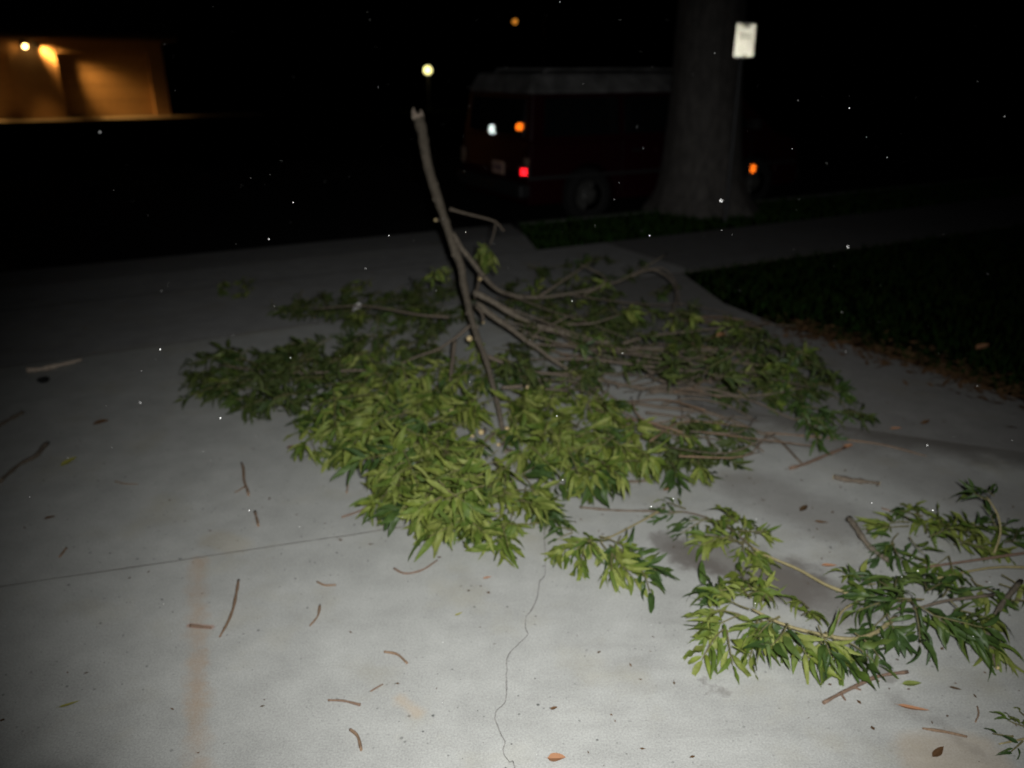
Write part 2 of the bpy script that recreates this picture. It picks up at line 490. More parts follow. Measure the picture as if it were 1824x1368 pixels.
# front slab right of the crack, the slab beyond, the older slab at the right
sheet('concrete_slab', shift(cf, gap) + [(9, -3)] + dn(jr[::-1], -g2)[:-1], 0.0, M['concrete'], 0.02, drive)
walk_l = ST(-14, -3.11)
kq = jr.index(jr[5])
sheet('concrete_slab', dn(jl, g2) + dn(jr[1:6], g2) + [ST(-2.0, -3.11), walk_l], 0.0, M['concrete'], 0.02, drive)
lawn_px = [(1215, 486), (1290, 540), (1390, 580), (1480, 604), (1600, 640), (1700, 668), (1824, 714), (1990, 780), (2300, 880)]
lawn_edge = [G(*p) for p in lawn_px]
sheet('joint_bed', [(-9, -3), (9, -3)] + lawn_edge[::-1] + [ST(-1.0, -3.0), ST(-14, -3.0)], -0.0032, M['dirt'], parent=drive)
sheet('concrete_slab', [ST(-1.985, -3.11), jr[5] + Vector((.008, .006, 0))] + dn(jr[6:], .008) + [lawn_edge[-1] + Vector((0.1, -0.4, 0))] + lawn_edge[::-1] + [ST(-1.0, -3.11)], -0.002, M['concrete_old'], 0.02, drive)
# walk slabs crossing the drive and going on to the right
wj = [-14, -0.1, 1.4, 2.9, 4.4, 5.9, 7.4, 8.9, 14, 26]
side = empty('sidewalk', ST(0, -2.4)); side['kind'] = 'structure'
for a, b in zip(wj[:-1], wj[1:]):
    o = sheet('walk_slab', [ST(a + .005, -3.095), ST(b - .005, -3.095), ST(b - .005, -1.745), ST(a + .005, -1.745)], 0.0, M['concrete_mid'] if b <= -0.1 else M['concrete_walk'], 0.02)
    del o['kind']
    o.parent = side; o.location = -Vector(side.location)
# apron falling to the gutter
bm = bmesh.new()
def apron(pts):
    v = [bm.verts.new(p) for p in pts]; bm.faces.new(v)
apron([ST(-14, -1.735, 0), ST(-0.87, -1.735, 0), ST(-0.62, -1.05, 0), ST(-14, -1.05, 0)])
apron([ST(-14, -1.05, 0), ST(-0.62, -1.05, 0), ST(-0.32, -0.14, -0.05), ST(-14, -0.14, -0.05)])
bmesh.ops.remove_doubles(bm, verts=bm.verts, dist=1e-4)
bmesh.ops.recalc_face_normals(bm, faces=bm.faces)
me = bpy.data.meshes.new('apron'); bm.to_mesh(me); bm.free()
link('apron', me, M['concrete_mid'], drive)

# planting strip with the street tree, kerb, lawn
strip_poly = [ST(-0.85, -1.73), ST(26, -1.73), ST(26, -0.46), ST(-0.38, -0.46), ST(-0.62, -1.05)]
sheet('planting_strip', strip_poly, -0.012, M['soil'], 0.1)
kb = MB()
kb.add([ST(-0.36, -0.45, 0.0), ST(26, -0.45, 0.0), ST(26, -0.30, 0.0), ST(-0.30, -0.30, -0.01), ST(-0.36, -0.45, -0.2), ST(26, -0.45, -0.2), ST(26, -0.295, -0.2), ST(-0.30, -0.295, -0.2)],
       [(0,1,2,3),(4,5,6,7),(0,1,5,4),(1,2,6,5),(2,3,7,6),(3,0,4,7)])
o = kb.build('kerb', M['kerb'], bevel=0.015); o['kind'] = 'structure'
lawn_poly = lawn_edge + [(9, 1.0, 0), (40, 4, 0), ST(26, -3.12), ST(-0.98, -3.12)]
lawn_poly = [Vector((p[0], p[1], 0)) for p in lawn_poly]
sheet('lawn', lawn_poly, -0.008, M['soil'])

def inside(x, y, poly):
    c = False; j = len(poly) - 1
    for i in range(len(poly)):
        xi, yi = poly[i][0], poly[i][1]; xj, yj = poly[j][0], poly[j][1]
        if (yi > y) != (yj > y) and x < (xj - xi) * (y - yi) / (yj - yi) + xi: c = not c
        j = i
    return c

def grass(name, poly, box, count, label, seed, mk='grass'):
    r = random.Random(seed)
    v = []; f = []
    x0, x1, y0, y1 = box
    k = 0
    while k < count:
        x = r.uniform(x0, x1); y = y0 + (y1 - y0) * r.random() ** 1.5
        if not inside(x, y, poly): k += 0.2; continue
        h = r.uniform(0.018, 0.055); a = r.uniform(0, 6.28); w = r.uniform(0.002, 0.004) * (1 + y / 6)
        lx = r.gauss(0, 0.022); ly = r.gauss(0, 0.022)
        b = len(v)
        cx, sx = math.cos(a) * w, math.sin(a) * w
        v += [(x - cx, y - sx, -0.008), (x + cx, y + sx, -0.008), (x + lx * .45 + cx * .7, y + ly * .45 + sx * .7, h * .6), (x + lx * .45 - cx * .7, y + ly * .45 - sx * .7, h * .6), (x + lx, y + ly, h)]
        f += [(b, b+1, b+2, b+3), (b+3, b+2, b+4)]
        k += 1
    me = bpy.data.meshes.new(name); me.from_pydata(v, [], f)
    o = link(name, me, M[mk])
    return tag(o, label, 'grass', kind='stuff')
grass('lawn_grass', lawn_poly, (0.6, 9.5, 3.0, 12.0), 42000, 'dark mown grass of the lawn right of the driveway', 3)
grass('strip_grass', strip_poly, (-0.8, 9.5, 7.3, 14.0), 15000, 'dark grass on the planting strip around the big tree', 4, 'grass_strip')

# ---------------------------------------------------------------- far garage across the street
gb0, gb1 = G(0, 213, 0.02), G(290, 206, 0.02)
GU = (gb1 - gb0); glen = GU.length; GU.normalize(); GN = Vector((-GU.y, GU.x, 0))
gar = empty('garage', gb0, math.atan2(GU.y, GU.x))
def gx(px):            # local x on the front plane for a pixel column
    d = ray(px, 209)
    # intersect vertical plane through gb0 with normal GN
    t = (gb0 - CAM).dot(GN) / d.dot(GN)
    return (CAM + d * t - gb0).dot(GU)
def gz(px, py):
    d = ray(px, py); t = (gb0 - CAM).dot(GN) / d.dot(GN)
    return (CAM + d * t).z
xL, x1, x2, x3, x4 = gx(-260), gx(36), gx(121), gx(279), gx(306)
xM = gx(-130)
top = gz(120, 72)
HD = 0.34              # recess depth
MB().box((x1, 0, 0), (x2, 0.5, top)).build('wall', M['stucco'], gar, bevel=0.01)            # pier carrying the lamps
MB().box((x3, 0, 0), (x4, 0.5, top)).build('wall', M['stucco'], gar, bevel=0.01)
MB().box((xL, 0, 0), (xM, 0.5, top)).build('wall', M['stucco'], gar, bevel=0.01)
MB().box((x2 + .003, 0.02, top - 0.42), (x3 - .003, 0.5, top)).build('header', M['stucco'], gar, bevel=0.01)
MB().box((xM + .003, 0.02, top - 0.42), (x1 - .003, 0.5, top)).build('header', M['stucco'], gar, bevel=0.01)
MB().box((xL, 0.52, 0), (x4, 7.0, top)).build('building_body', M['stucco'], gar)
def gdoor(xa, xb):
    d = MB().box((xa + .004, HD + 0.03, 0.0), (xb - .004, 0.51, top - 0.425)).build('garage_door', M['trim'], gar)
    rows = 4; hh = (top - 0.44) / rows
    for i in range(rows):
        MB().box((xa + .02, HD, i * hh + .012), (xb - .02, HD + 0.04, (i + 1) * hh - .006)).build('door_panel', M['stucco2'], d, bevel=0.008)
gdoor(x2, x3); gdoor(xM, x1)
MB().box((xL - .5, -0.55, top + 0.003), (x4 + .5, 7.4, top + 0.10)).build('soffit', M['trim'], gar)
rf = MB(); zt = top + 0.102
rf.add([(xL-.6,-.65,zt),(x4+.6,-.65,zt),(x4+.6,7.5,zt),(xL-.6,7.5,zt),(xL-.6,3.4,zt+1.5),(x4+.6,3.4,zt+1.5),(xL-.6,-.65,zt+.16),(x4+.6,-.65,zt+.16),(x4+.6,7.5,zt+.16),(xL-.6,7.5,zt+.16),],
       [(0,1,2,3),(0,1,7,6),(2,3,9,8),(6,7,5,4),(8,9,4,5),(0,6,4,9,3),(1,2,8,5,7)])
rf.build('roof', M['roof'], gar)
tag(gar, 'low brown garage across the street lit by warm floodlights', 'garage')
sheet('garage_apron', [gb0 + GU * (xL - 6) - GN * 1.7, gb0 + GU * (x4 + 3.2) - GN * 1.5, gb0 + GU * (x4 + 3.2) + GN * 0.4, gb0 + GU * (xL - 6) + GN * 0.4], 0.012, M['kerb'])

def garage_point(x, y, z):
    return gb0 + GU * x + GN * y + Vector((0, 0, z - 0.0))

def floodlight(px, py, label, aims, strength, hood=False):
    lx = gx(px); lz = gz(px, py)
    root = empty('floodlight', garage_point(lx, 0, lz - 0.02), math.atan2(GU.y, GU.x))
    MB().cyl((0, -0.02, 0.08), (0, 1, 0), 0.07, 0.04).build('wall_plate', M['metal_dark'], root, smooth=False)
    MB().tube([(0, -0.04, 0.08), (0, -0.12, 0.07), (0, -0.16, 0.04)], [0.018] * 3, 8).build('arm', M['metal_dark'], root)
    hs = MB(); hs.tube([(0, -0.16, 0.05), (0.01, -0.18, 0.03), (0.05, -0.22, -0.01), (0.09, -0.25, -0.05)] if not hood else [(0, -0.13, 0.07), (-.02, -0.14, 0.06), (-.05, -0.14, 0.06), (-.07, -0.14, 0.065)], [0.03, 0.06, 0.075, 0.085] if not hood else [.02, .03, .03, .02], 14, cap=True)
    head = hs.build('lamp_head', M['metal_dark'], root, smooth=False)
    if hood:
        hd = MB(); hd.tube([(-0.06, -0.14, 0.06), (-0.03, -0.15, 0.045), (0.05, -0.18, 0.0)], [0.03, 0.09, 0.11], 14, cap=False)
        hd.build('hood', M['metal_dark'], root)
    b = bmesh.new(); bmesh.ops.create_icosphere(b, subdivisions=2, radius=0.02 if hood else 0.075)
    me = bpy.data.meshes.new('bulb'); b.to_mesh(me); b.free()
    bo = link('bulb', me, M['bulb'], head, (-0.01, -0.15, 0.04) if hood else (0.08, -0.27, -0.055))
    tag(root, label, 'floodlight')
    for k, (ax, ay, az, size, blend, w, off) in enumerate(aims):
        ld = bpy.data.lights.new('floodlight_lamp', 'SPOT')
        ld.energy = w; ld.color = (1.0, 0.47, 0.11); ld.spot_size = R(size); ld.spot_blend = blend; ld.shadow_soft_size = 0.09
        lo = bpy.data.objects.new('floodlight_lamp', ld); COL.objects.link(lo)
        lo.parent = root; lo.location = off
        dv = Vector((ax, ay, az)).normalized()
        lo.rotation_euler = dv.to_track_quat('-Z', 'Y').to_euler()
    return root
floodlight(66, 80, 'bare bright bulb of the left floodlight on the garage pier', [(-0.6, 0.7, -0.35, 75, 1.0, 7, (-0.02, -0.26, 0.0)), (0.1, -0.12, -1.0, 60, 1.0, 200, (0.1, -0.6, -0.14))], 1)
floodlight(88, 83, 'right floodlight on the garage pier washing the wall and door', [(0.80, 0.20, -0.62, 42, 1.0, 400, (0.07, -0.22, -0.02)), (0.72, 0.42, -0.70, 76, 1.0, 190, (0.09, -0.18, 0.03)), (0.9, -0.1, -0.85, 40, 1.0, 800, (0.14, -0.42, -0.12))], 1, hood=True)
floodlight(-120, 82, 'floodlight on the far left garage pier just outside the picture', [(0.2, -0.1, -1.0, 80, 1.0, 1200, (0.1, -0.55, -0.14))], 1)

# ---------------------------------------------------------------- far lamps
def lantern(px, py, dist, label, mat, r, glow):
    p = D(px, py, dist)
    root = empty('post_lantern', (p.x, p.y, 0.0))
    h = p.z
    MB().tube([(0, 0, 0), (0, 0, .1), (0, 0, h - r - .09)], [.07, .045, .04], 10).build('post', M['metal_dark'], root)
    MB().tube([(0, 0, h - r - .09), (0, 0, h - r - .02)], [.05, r * .8], 12).build('collar', M['metal_dark'], root)
    b = bmesh.new(); bmesh.ops.create_icosphere(b, subdivisions=3, radius=r)
    me = bpy.data.meshes.new('globe'); b.to_mesh(me); b.free()
    link('globe', me, mat, root, (0, 0, h))
    MB().tube([(0, 0, h + r * .97), (0, 0, h + r * 1.1), (0, 0, h + r * 1.3)], [r * .5, r * .4, .01], 12).build('finial', M['metal_dark'], root)
    ld = bpy.data.lights.new('lantern_lamp', 'POINT'); ld.energy = glow; ld.color = (1, .85, .4); ld.shadow_soft_size = r
    lo = bpy.data.objects.new('lantern_lamp', ld); COL.objects.link(lo); lo.parent = root; lo.location = (0, -r * 1.6, h)
    tag(root, label, 'lantern')
lantern(762, 125, 36, 'glowing yellow globe lantern on a post across the street', M['lamp_yellow'], 0.17, 8)

def street_lamp(px, py, dist):
    p = D(px, py, dist)
    root = empty('street_lamp', (p.x + 1.6, p.y, 0.0))
    h = p.z
    MB().tube([(0, 0, 0), (0, 0, h * .5), (0, 0, h + .25)], [.1, .08, .06], 10).build('post', M['metal_dark'], root)
    MB().tube([(0, 0, h + .2), (-.5, 0, h + .42), (-1.2, 0, h + .40), (-1.45, 0, h + .3)], [.035] * 4, 8).build('arm', M['metal_dark'], root)
    MB().tube([(-1.35, 0, h + .32), (-1.5, 0, h + .26), (-1.75, 0, h + .17), (-1.85, 0, h + .16)], [.06, .14, .16, .08], 12).build('lamp_head', M['metal_dark'], root)
    b = bmesh.new(); bmesh.ops.create_icosphere(b, subdivisions=2, radius=0.14)
    me = bpy.data.meshes.new('bulb'); b.to_mesh(me); b.free()
    link('bulb', me, M['lamp_orange'], root, (-1.6, 0, h))
    tag(root, 'distant street lamp glowing dull orange above the parked van', 'street lamp')
street_lamp(917, 38, 48)

# ---------------------------------------------------------------- big street tree
tb = G(1244, 372, 0.0)
tree = empty('street_tree', (tb.x, tb.y, 0))
def trunk_mesh():
    v = []; f = []; n = 40
    zs = [-0.1, 0.0, 0.06, 0.14, 0.25, 0.4, 0.6, 0.85, 1.2, 1.6, 2.0, 2.5, 3.0, 3.6, 4.3]
    for i, z in enumerate(zs):
        fl_ = math.exp(-max(0, z) / 0.22)
        rb = 0.412 - 0.02 * min(z, 2.2) + 0.10 * math.exp(-max(0, z) / .9)
        for k in range(n):
            a = 2 * math.pi * k / n
            lobes = 0.5 + 0.5 * math.sin(a * 5 + 0.6) * math.cos(a * 2 + 1.0)
            r = rb + fl_ * (0.05 + 0.16 * lobes ** 2)
            r += 0.025 * mnoise.noise((math.cos(a) * 2.5, math.sin(a) * 2.5, z * 1.2)) + 0.010 * mnoise.noise((math.cos(a) * 9, math.sin(a) * 9, z * 2.0))
            if math.cos(a - 0.1) > 0.6: r += fl_ * 0.16
            v.append((r * math.cos(a) - 0.02 * z, r * math.sin(a), z))
    for i in range(len(zs) - 1):
        for k in range(n):
            k2 = (k + 1) % n
            f.append((i*n+k, i*n+k2, (i+1)*n+k2, (i+1)*n+k))
    m = MB(); m.add(v, f); return m
trunk_mesh().build('trunk', M['trunk'], tree, smooth=True)
# limbs and crown above the picture
lr = random.Random(11)
cr_v = []; cr_f = []
for k, (az, el, L) in enumerate([(0.3, 0.9, 3.2), (1.6, 0.8, 3.4), (2.8, 0.9, 3.0), (4.0, 0.7, 3.4), (5.2, 0.95, 3.0), (1.0, 1.35, 3.6)]):
    d = Vector((math.cos(az) * math.cos(el), math.sin(az) * math.cos(el), math.sin(el)))
    p0 = Vector((-0.08, 0, 4.0)); pts = [p0]
    for i in range(1, 6):
        pts.append(p0 + d * L * i / 5 + Vector((lr.gauss(0, .1), lr.gauss(0, .1), 0.04 * i * i)))
    MB().tube(pts, [.24 - .042 * i for i in range(6)], 10).build('limb', M['trunk'], tree, smooth=True)
    for c in range(26):
        q = pts[lr.randrange(2, 6)] + Vector((lr.gauss(0, .75), lr.gauss(0, .75), lr.gauss(.25, .55)))
        for j in range(26):
            e = q + Vector((lr.gauss(0, .26), lr.gauss(0, .26), lr.gauss(0, .22)))
            a = Vector((lr.gauss(0, 1), lr.gauss(0, 1), lr.gauss(0, .6))).normalized(); b_ = a.cross(Vector((lr.gauss(0, 1), lr.gauss(0, 1), 1))).normalized()
            s = lr.uniform(.05, .085); b0 = len(cr_v)
            cr_v += [tuple(e - a * s), tuple(e + b_ * s * .5), tuple(e + a * s), tuple(e - b_ * s * .5)]
            cr_f.append((b0, b0 + 1, b0 + 2, b0 + 3))
me = bpy.data.meshes.new('crown'); me.from_pydata(cr_v, [], cr_f)
o = link('crown', me, M['leaf_dark'], tree); o['kind'] = 'stuff'
tag(tree, 'thick old street tree trunk with flared roots beside the sign', 'tree')

# ---------------------------------------------------------------- retroreflective prism sheet (corner cubes)
def prism_sheet(mb, w, h, cell, origin, ex, ey, ez, round_=0.0):
    """corner-cube relief filling w x h, facing ez"""
    ex, ey, ez, origin = Vector(ex), Vector(ey), Vector(ez), Vector(origin)
    a = cell
    n1 = Vector((1, -1, 0)).normalized(); n3 = Vector((1, 1, 1)).normalized(); n2 = n3.cross(n1)
    Nn = int(max(w, h) / a) + 3
    axes = [Vector((1, 0, 0)), Vector((0, 1, 0)), Vector((0, 0, 1))]
    def tr(p): return origin + ex * p.dot(n1) * a + ey * p.dot(n2) * a + ez * (p.dot(n3) * a)
    for i in range(-Nn, Nn + 1):
        for j in range(-Nn, Nn + 1):
            k = -i - j
            c = Vector((i, j, k))
            x, y = c.dot(n1) * a, c.dot(n2) * a
            if abs(x) > w / 2 - a * .6 or abs(y) > h / 2 - a * .6: continue
            if round_:
                dx = max(0, abs(x) - (w / 2 - round_)); dy = max(0, abs(y) - (h / 2 - round_))
                if dx * dx + dy * dy > (round_ - a * .3) ** 2: continue
            for p, q in ((0, 1), (1, 2), (2, 0)):
                A_, B_ = axes[p], axes[q]
                mb.add([tr(c), tr(c + A_), tr(c + A_ + B_), tr(c + B_)], [(0, 1, 2, 3)])

# ---------------------------------------------------------------- parking sign
sb = D(1326, 72, 9.05); sb.z = 0.0
sign = empty('parking_sign', (sb.x, sb.y, 0))
depth = sb.y
stop_ = D(1326, 40, depth).z; sbot = D(1326, 104, depth).z
to_cam = math.atan2(CAM.x - sb.x, -(CAM.y - sb.y))   # yaw so that -Y faces the camera
pl = empty('tmp')
bpy.data.objects.remove(pl)
sign.rotation_euler = (0, 0, to_cam + R(33))
sh = stop_ - sbot; sw = 0.245; zc = (stop_ + sbot) / 2
MB().tube([(0, 0.03, -0.1), (0, 0.03, 1), (0, 0.03, zc), (0, 0.03, stop_ - .03)], [.024] * 4, 8).build('post', M['steel'], sign)
def rounded_plate(w, h, r, y0, y1):
    pts = []
    for cx, cz, a0 in ((w/2-r, h/2-r, 0), (-w/2+r, h/2-r, 90), (-w/2+r, -h/2+r, 180), (w/2-r, -h/2+r, 270)):
        for k in range(6):
            a = R(a0 + 18 * k); pts.append((cx + r * math.cos(a), cz + r * math.sin(a)))
    n = len(pts); m = MB()
    m.add([(x, y0, z) for x, z in pts] + [(x, y1, z) for x, z in pts],
          [tuple(range(n)), tuple(range(n, 2 * n))] + [(i, (i + 1) % n, n + (i + 1) % n, n + i) for i in range(n)])
    return m
pm = rounded_plate(sw, sh, 0.04, 0.0, 0.004)
plate = pm.build('sign_plate', M['steel'], sign, (0, 0, zc))
ms = MB(); prism_sheet(ms, sw - .004, sh - .004, 0.0085, (0, -0.0085, 0), (1, 0, 0), (0, 0, 1), (0, -1, 0), 0.04)
ms.build('reflective_sheet', M['retro_white'], plate)
# worn, unreadable legend
lm = random.Random(5)
for (z, n, hgt, wmax) in ((.215, 4, .022, .12), (.185, 3, .026, .10), (.085, 6, .010, .2), (.03, 5, .010, .18), (-.245, 3, .018, .07)):
    x = -wmax / 2
    bar = MB()
    for k in range(n):
        w_ = wmax / n * lm.uniform(.55, .8)
        bar.box((x, -0.026, z * sh / .52), (x + w_, -0.0255, (z + hgt) * sh / .52)); x += wmax / n
    bar.build('legend', M['ink'], plate)
for z in (sh / 2 - .035, -sh / 2 + .035):
    MB().cyl((0, -0.028, z), (0, 1, 0), .011, .01, 10).build('bolt', M['steel'], plate)
tag(sign, 'small white reflective parking sign on a thin post by the tree', 'sign')

# ---------------------------------------------------------------- parked van
van = empty('parked_van', ST(0, 0, STREET_Z), A)
VW, VL = 1.86, 4.35
WX = (0.86, 3.55); WR = 0.32
def arch(cx, r=0.39, z0=0.26):
    a0 = math.asin((z0 - WR) / r) if abs(z0 - WR) < r else 0
    return [(cx - r * math.cos(a0 + (math.pi - 2 * a0) * k / 10), WR + r * math.sin(a0 + (math.pi - 2 * a0) * k / 10)) for k in range(11)]
prof = [(0.03, 0.26)] + arch(WX[0]) + arch(WX[1]) + [(VL - .02, 0.28), (VL, 0.55), (VL - .10, 0.86), (VL - .55, 0.98), (0.05, 0.98), (0.0, 0.62)]
bm = bmesh.new()
va = [bm.verts.new((x, 0.0, z)) for x, z in prof]
f = bm.faces.new(va)
r = bmesh.ops.extrude_face_region(bm, geom=[f])
bmesh.ops.translate(bm, verts=[g for g in r['geom'] if isinstance(g, bmesh.types.BMVert)], vec=(0, VW, 0))
bmesh.ops.recalc_face_normals(bm, faces=bm.faces)
ed = [e for e in bm.edges if abs(e.verts[0].co.y - e.verts[1].co.y) < 1e-5 and max(e.verts[0].co.z, e.verts[1].co.z) > .5]
bmesh.ops.bevel(bm, geom=ed, offset=0.035, segments=3, affect='EDGES', clamp_overlap=True)
me = bpy.data.meshes.new('body'); bm.to_mesh(me); bm.free()
body = link('body', me, M['van_red'], van)
def taper(name, x0, x1, y0, y1, z0, x0t, x1t, y0t, y1t, z1, mat, parent, bev=0.0):
    m = MB()
    m.add([(x0,y0,z0),(x1,y0,z0),(x1,y1,z0),(x0,y1,z0),(x0t,y0t,z1),(x1t,y0t,z1),(x1t,y1t,z1),(x0t,y1t,z1)],
          [(0,3,2,1),(4,5,6,7),(0,1,5,4),(1,2,6,5),(2,3,7,6),(3,0,4,7)])
    return m.build(name, mat, parent, bevel=bev)
green = taper('cabin', 0.04, 3.85, 0.03, VW - .03, 0.975, 0.10, 3.15, 0.10, VW - .10, 1.50, M['van_red'], van, 0.02)
roof = taper('roof', 0.07, 3.20, 0.08, VW - .08, 1.485, 0.16, 3.00, 0.20, VW - .20, 1.72, M['van_white'], van, 0.05)
for k in range(2):
    yy = 0.30 if k == 0 else VW - .30
    MB().tube([(0.35, yy, 1.70), (0.40, yy, 1.755), (1.4, yy, 1.76), (2.5, yy, 1.755), (2.6, yy, 1.70)], [.016] * 5, 8).build('roof_rail', M['van_white'], roof)
# side windows on both flanks
def on_side(x, z, near=True, off=0.006):
    t = (z - 0.975) / 0.525
    y = 0.03 + 0.07 * t - off
    return (x, y if near else VW - y, z)
for near in (True, False):
    for xa, xb, ta, tb_ in ((0.22, 1.28, .04, 0), (1.36, 2.30, 0, 0), (2.38, 3.42, 0, -.42)):
        m = MB()
        ps = [on_side(xa, 1.03, near), on_side(xb, 1.03, near), on_side(xb + tb_, 1.45, near), on_side(xa + ta, 1.45, near)]
        qs = [(p[0], p[1] + (.01 if near else -.01), p[2]) for p in ps]
        m.add(ps + qs, [(0,1,2,3),(4,5,6,7),(0,1,5,4),(1,2,6,5),(2,3,7,6),(3,0,4,7)])
        m.build('side_window', M['glass'], green)
m = MB(); m.add([(0.035, .2, 1.03), (0.035, VW - .2, 1.03), (0.082, VW - .22, 1.44), (0.082, .22, 1.44), (0.05, .2, 1.03), (0.05, VW - .2, 1.03), (0.10, VW - .22, 1.44), (0.10, .22, 1.44)],
      [(0,1,2,3),(4,5,6,7),(0,1,5,4),(1,2,6,5),(2,3,7,6),(3,0,4,7)]); m.build('rear_window', M['glass'], green)
m = MB(); m.add([(3.80, .14, 1.04), (3.80, VW - .14, 1.04), (3.24, VW - .2, 1.46), (3.24, .2, 1.46), (3.78, .14, 1.03), (3.78, VW - .14, 1.03), (3.22, VW - .2, 1.45), (3.22, .2, 1.45)],
      [(0,1,2,3),(4,5,6,7),(0,1,5,4),(1,2,6,5),(2,3,7,6),(3,0,4,7)]); m.build('windscreen', M['glass'], green)
# doors seams and handles
for x in (1.32, 2.34, 3.42):
    MB().box((x - .004, -0.003, 0.34), (x + .004, 0.01, 0.955)).build('door_seam', M['blackplastic'], body)
for x in (1.46, 2.48):
    MB().box((x, -0.025, .82), (x + .15, 0.0, .85)).build('door_handle', M['chrome'], body, bevel=.006)
MB().box((0.0, -.008, .55), (VL - .08, .005, .59)).build('rub_strip', M['blackplastic'], body, bevel=.003)
MB().box((-.10, .03, .34), (.06, VW - .03, .50)).build('rear_bumper', M['chrome'], van, bevel=.03)
MB().box((VL - .08, .03, .30), (VL + .08, VW - .03, .48)).build('front_bumper', M['chrome'], van, bevel=.03)
lp = MB().box((-.018, .60, .56), (-.004, .90, .71)).build('licence_plate', M['plate'], van, bevel=.003)
for k in range(6):
    MB().box((-.020, .625 + k * .043, .60), (-.0185, .652 + k * .043, .67)).build('plate_character', M['plate_ink'], lp)
# lamps and reflectors: prism sheets in housings
def reflector(name, px, py, x, w, h, mat, parent=van, side=False, cell=.012):
    """housing + prisms on the rear (x = const) or near flank of the van"""
    r_ = empty('tmp2'); bpy.data.objects.remove(r_)
    # find local position from the picture: intersect with the rear plane or the flank plane
    org = ST(0, 0, STREET_Z); d = ray(px, py)
    if not side:
        t = ((org + U * x) - CAM).dot(U) / d.dot(U)
    else:
        t = ((org + N * x) - CAM).dot(N) / d.dot(N)
    p = CAM + d * t - org
    lx, ly, lz = p.dot(U), p.dot(N), p.z
    back = Vector((lx, ly, lz))
    # prism axis turned toward the road behind, as such lenses are moulded
    v = (CAM - (org + p)); v.z *= 0.6; v.normalize()
    ez = Vector((v.dot(U), v.dot(N), v.z)).normalized()
    face = Vector((0, -1, 0)) if side else Vector((-1, 0, 0))
    ez = (ez + face * 0.35).normalized()
    ex = Vector((0, 0, 1)).cross(ez).normalized(); ey = ez.cross(ex)
    if side: hb = MB().box((lx - w*.6, ly - .012, lz - h*.6), (lx + w*.6, ly + .03, lz + h*.6))
    else: hb = MB().box((lx - .012, ly - w*.6, lz - h*.6), (lx + .03, ly + w*.6, lz + h*.6))
    ho = hb.build(name, M['blackplastic'], parent, bevel=.006)
    pm_ = MB(); prism_sheet(pm_, w, h, cell, back + face * .035, ex, ey, ez, min(w, h) * .3)
    pm_.build('lens', mat, ho)
    return ho
reflector('tail_lamp', 938, 306, -0.004, .085, .10, M['retro_red'])
reflector('turn_lamp', 931, 226, 0.062, .115, .075, M['retro_amber'])
reflector('rear_reflector', 882, 230, 0.062, .105, .105, M['retro_clear'])
reflector('side_marker', 1338, 300, -0.004, .07, .11, M['retro_amber'], side=True)
# lens blocks above the tail lamp
for y in (.06, VW - .06):
    MB().box((-.012, y - .05, .60), (.02, y + .05, .80)).build('lamp_lens', M['reddish'], van, bevel=.01)
def wheel(x, near):
    y = 0.10 if near else VW - .10; s = -1 if near else 1
    b = bmesh.new()
    w = MB(); prof_ = [(.20, -.10), (.30, -.11), (.32, -.07), (.32, .07), (.30, .11), (.20, .10)]
    n = 28
    vv = []; ff = []
    for k in range(n):
        a = 2 * math.pi * k / n
        for (rr, yy) in prof_: vv.append((rr * math.cos(a), yy, rr * math.sin(a)))
    mm = len(prof_)
    for k in range(n):
        for i in range(mm):
            ff.append((k*mm+i, k*mm+(i+1) % mm, ((k+1) % n)*mm+(i+1) % mm, ((k+1) % n)*mm+i))
    b.free()
    w.add(vv, ff)
    root = w.build('wheel', M['rubber'], van, (x, y, WR), smooth=True)
    c = MB(); rad = [.20, .185, .12, .10, .06, .0001]; off = [.085, .095, .075, .10, .115, .118]
    c.tube([(0, s * o_, 0) for o_ in off], rad, 24, cap=False)
    c.build('hubcap', M['hub'], root, smooth=True)
    for k in range(5):
        a = 2 * math.pi * k / 5
        MB().cyl((.08 * math.cos(a), s * .11, .08 * math.sin(a)), (0, 1, 0), .012, .02, 8).build('wheel_nut', M['chrome'], root)
for x in WX:
    wheel(x, True); wheel(x, False)
MB().box((3.30, -.16, 1.02), (3.42, -.02, 1.16)).build('wing_mirror', M['blackplastic'], van, bevel=.02)
MB().box((3.34, -.03, 1.05), (3.40, .06, 1.09)).build('mirror_arm', M['blackplastic'], van)
tag(van, 'dark red van with a white roof parked beyond the tree', 'van')

# ================================================================ LEAVES AND TWIGS
def leaf_mesh(name, droop, fold, curl, wide=1.0, st=7, twist=0.0, wave=0.0):
    """lanceolate leaf of unit length along +X, face up +Z"""
    v = []; f = []
    for i in range(st + 1):
        t = i / st
        w = 0.116 * wide * (math.sin(math.pi * t ** 0.80) ** 0.85) * (1 - 0.25 * t) + 0.003
        if i == st: w = 0.0015
        x = t * (1 - 0.12 * droop * t); z = -droop * 0.42 * t ** 2.1
        y0 = curl * t * t * 0.25
        a = twist * t; wv = wave * math.sin(t * 11 + wide * 7)
        for sd in (-1, 0, 1):
            ww = w * (1 + .12 * sd * math.sin(t * 5 + curl * 9)); dy, dz = sd * ww, abs(sd) * (fold * ww) + sd * wv * w
            v.append((x, y0 + dy * math.cos(a) - dz * math.sin(a), z + dy * math.sin(a) + dz * math.cos(a)))
    for i in range(st):
        a = i * 3
        f += [(a, a+3, a+4, a+1), (a+1, a+4, a+5, a+2)]
    # short stalk
    b = len(v)
    v += [(-.10, -.006, 0), (-.10, .006, 0), (0, .006, .0), (0, -.006, .0)]
    f.append((b, b+1, b+2, b+3))
    return v, f
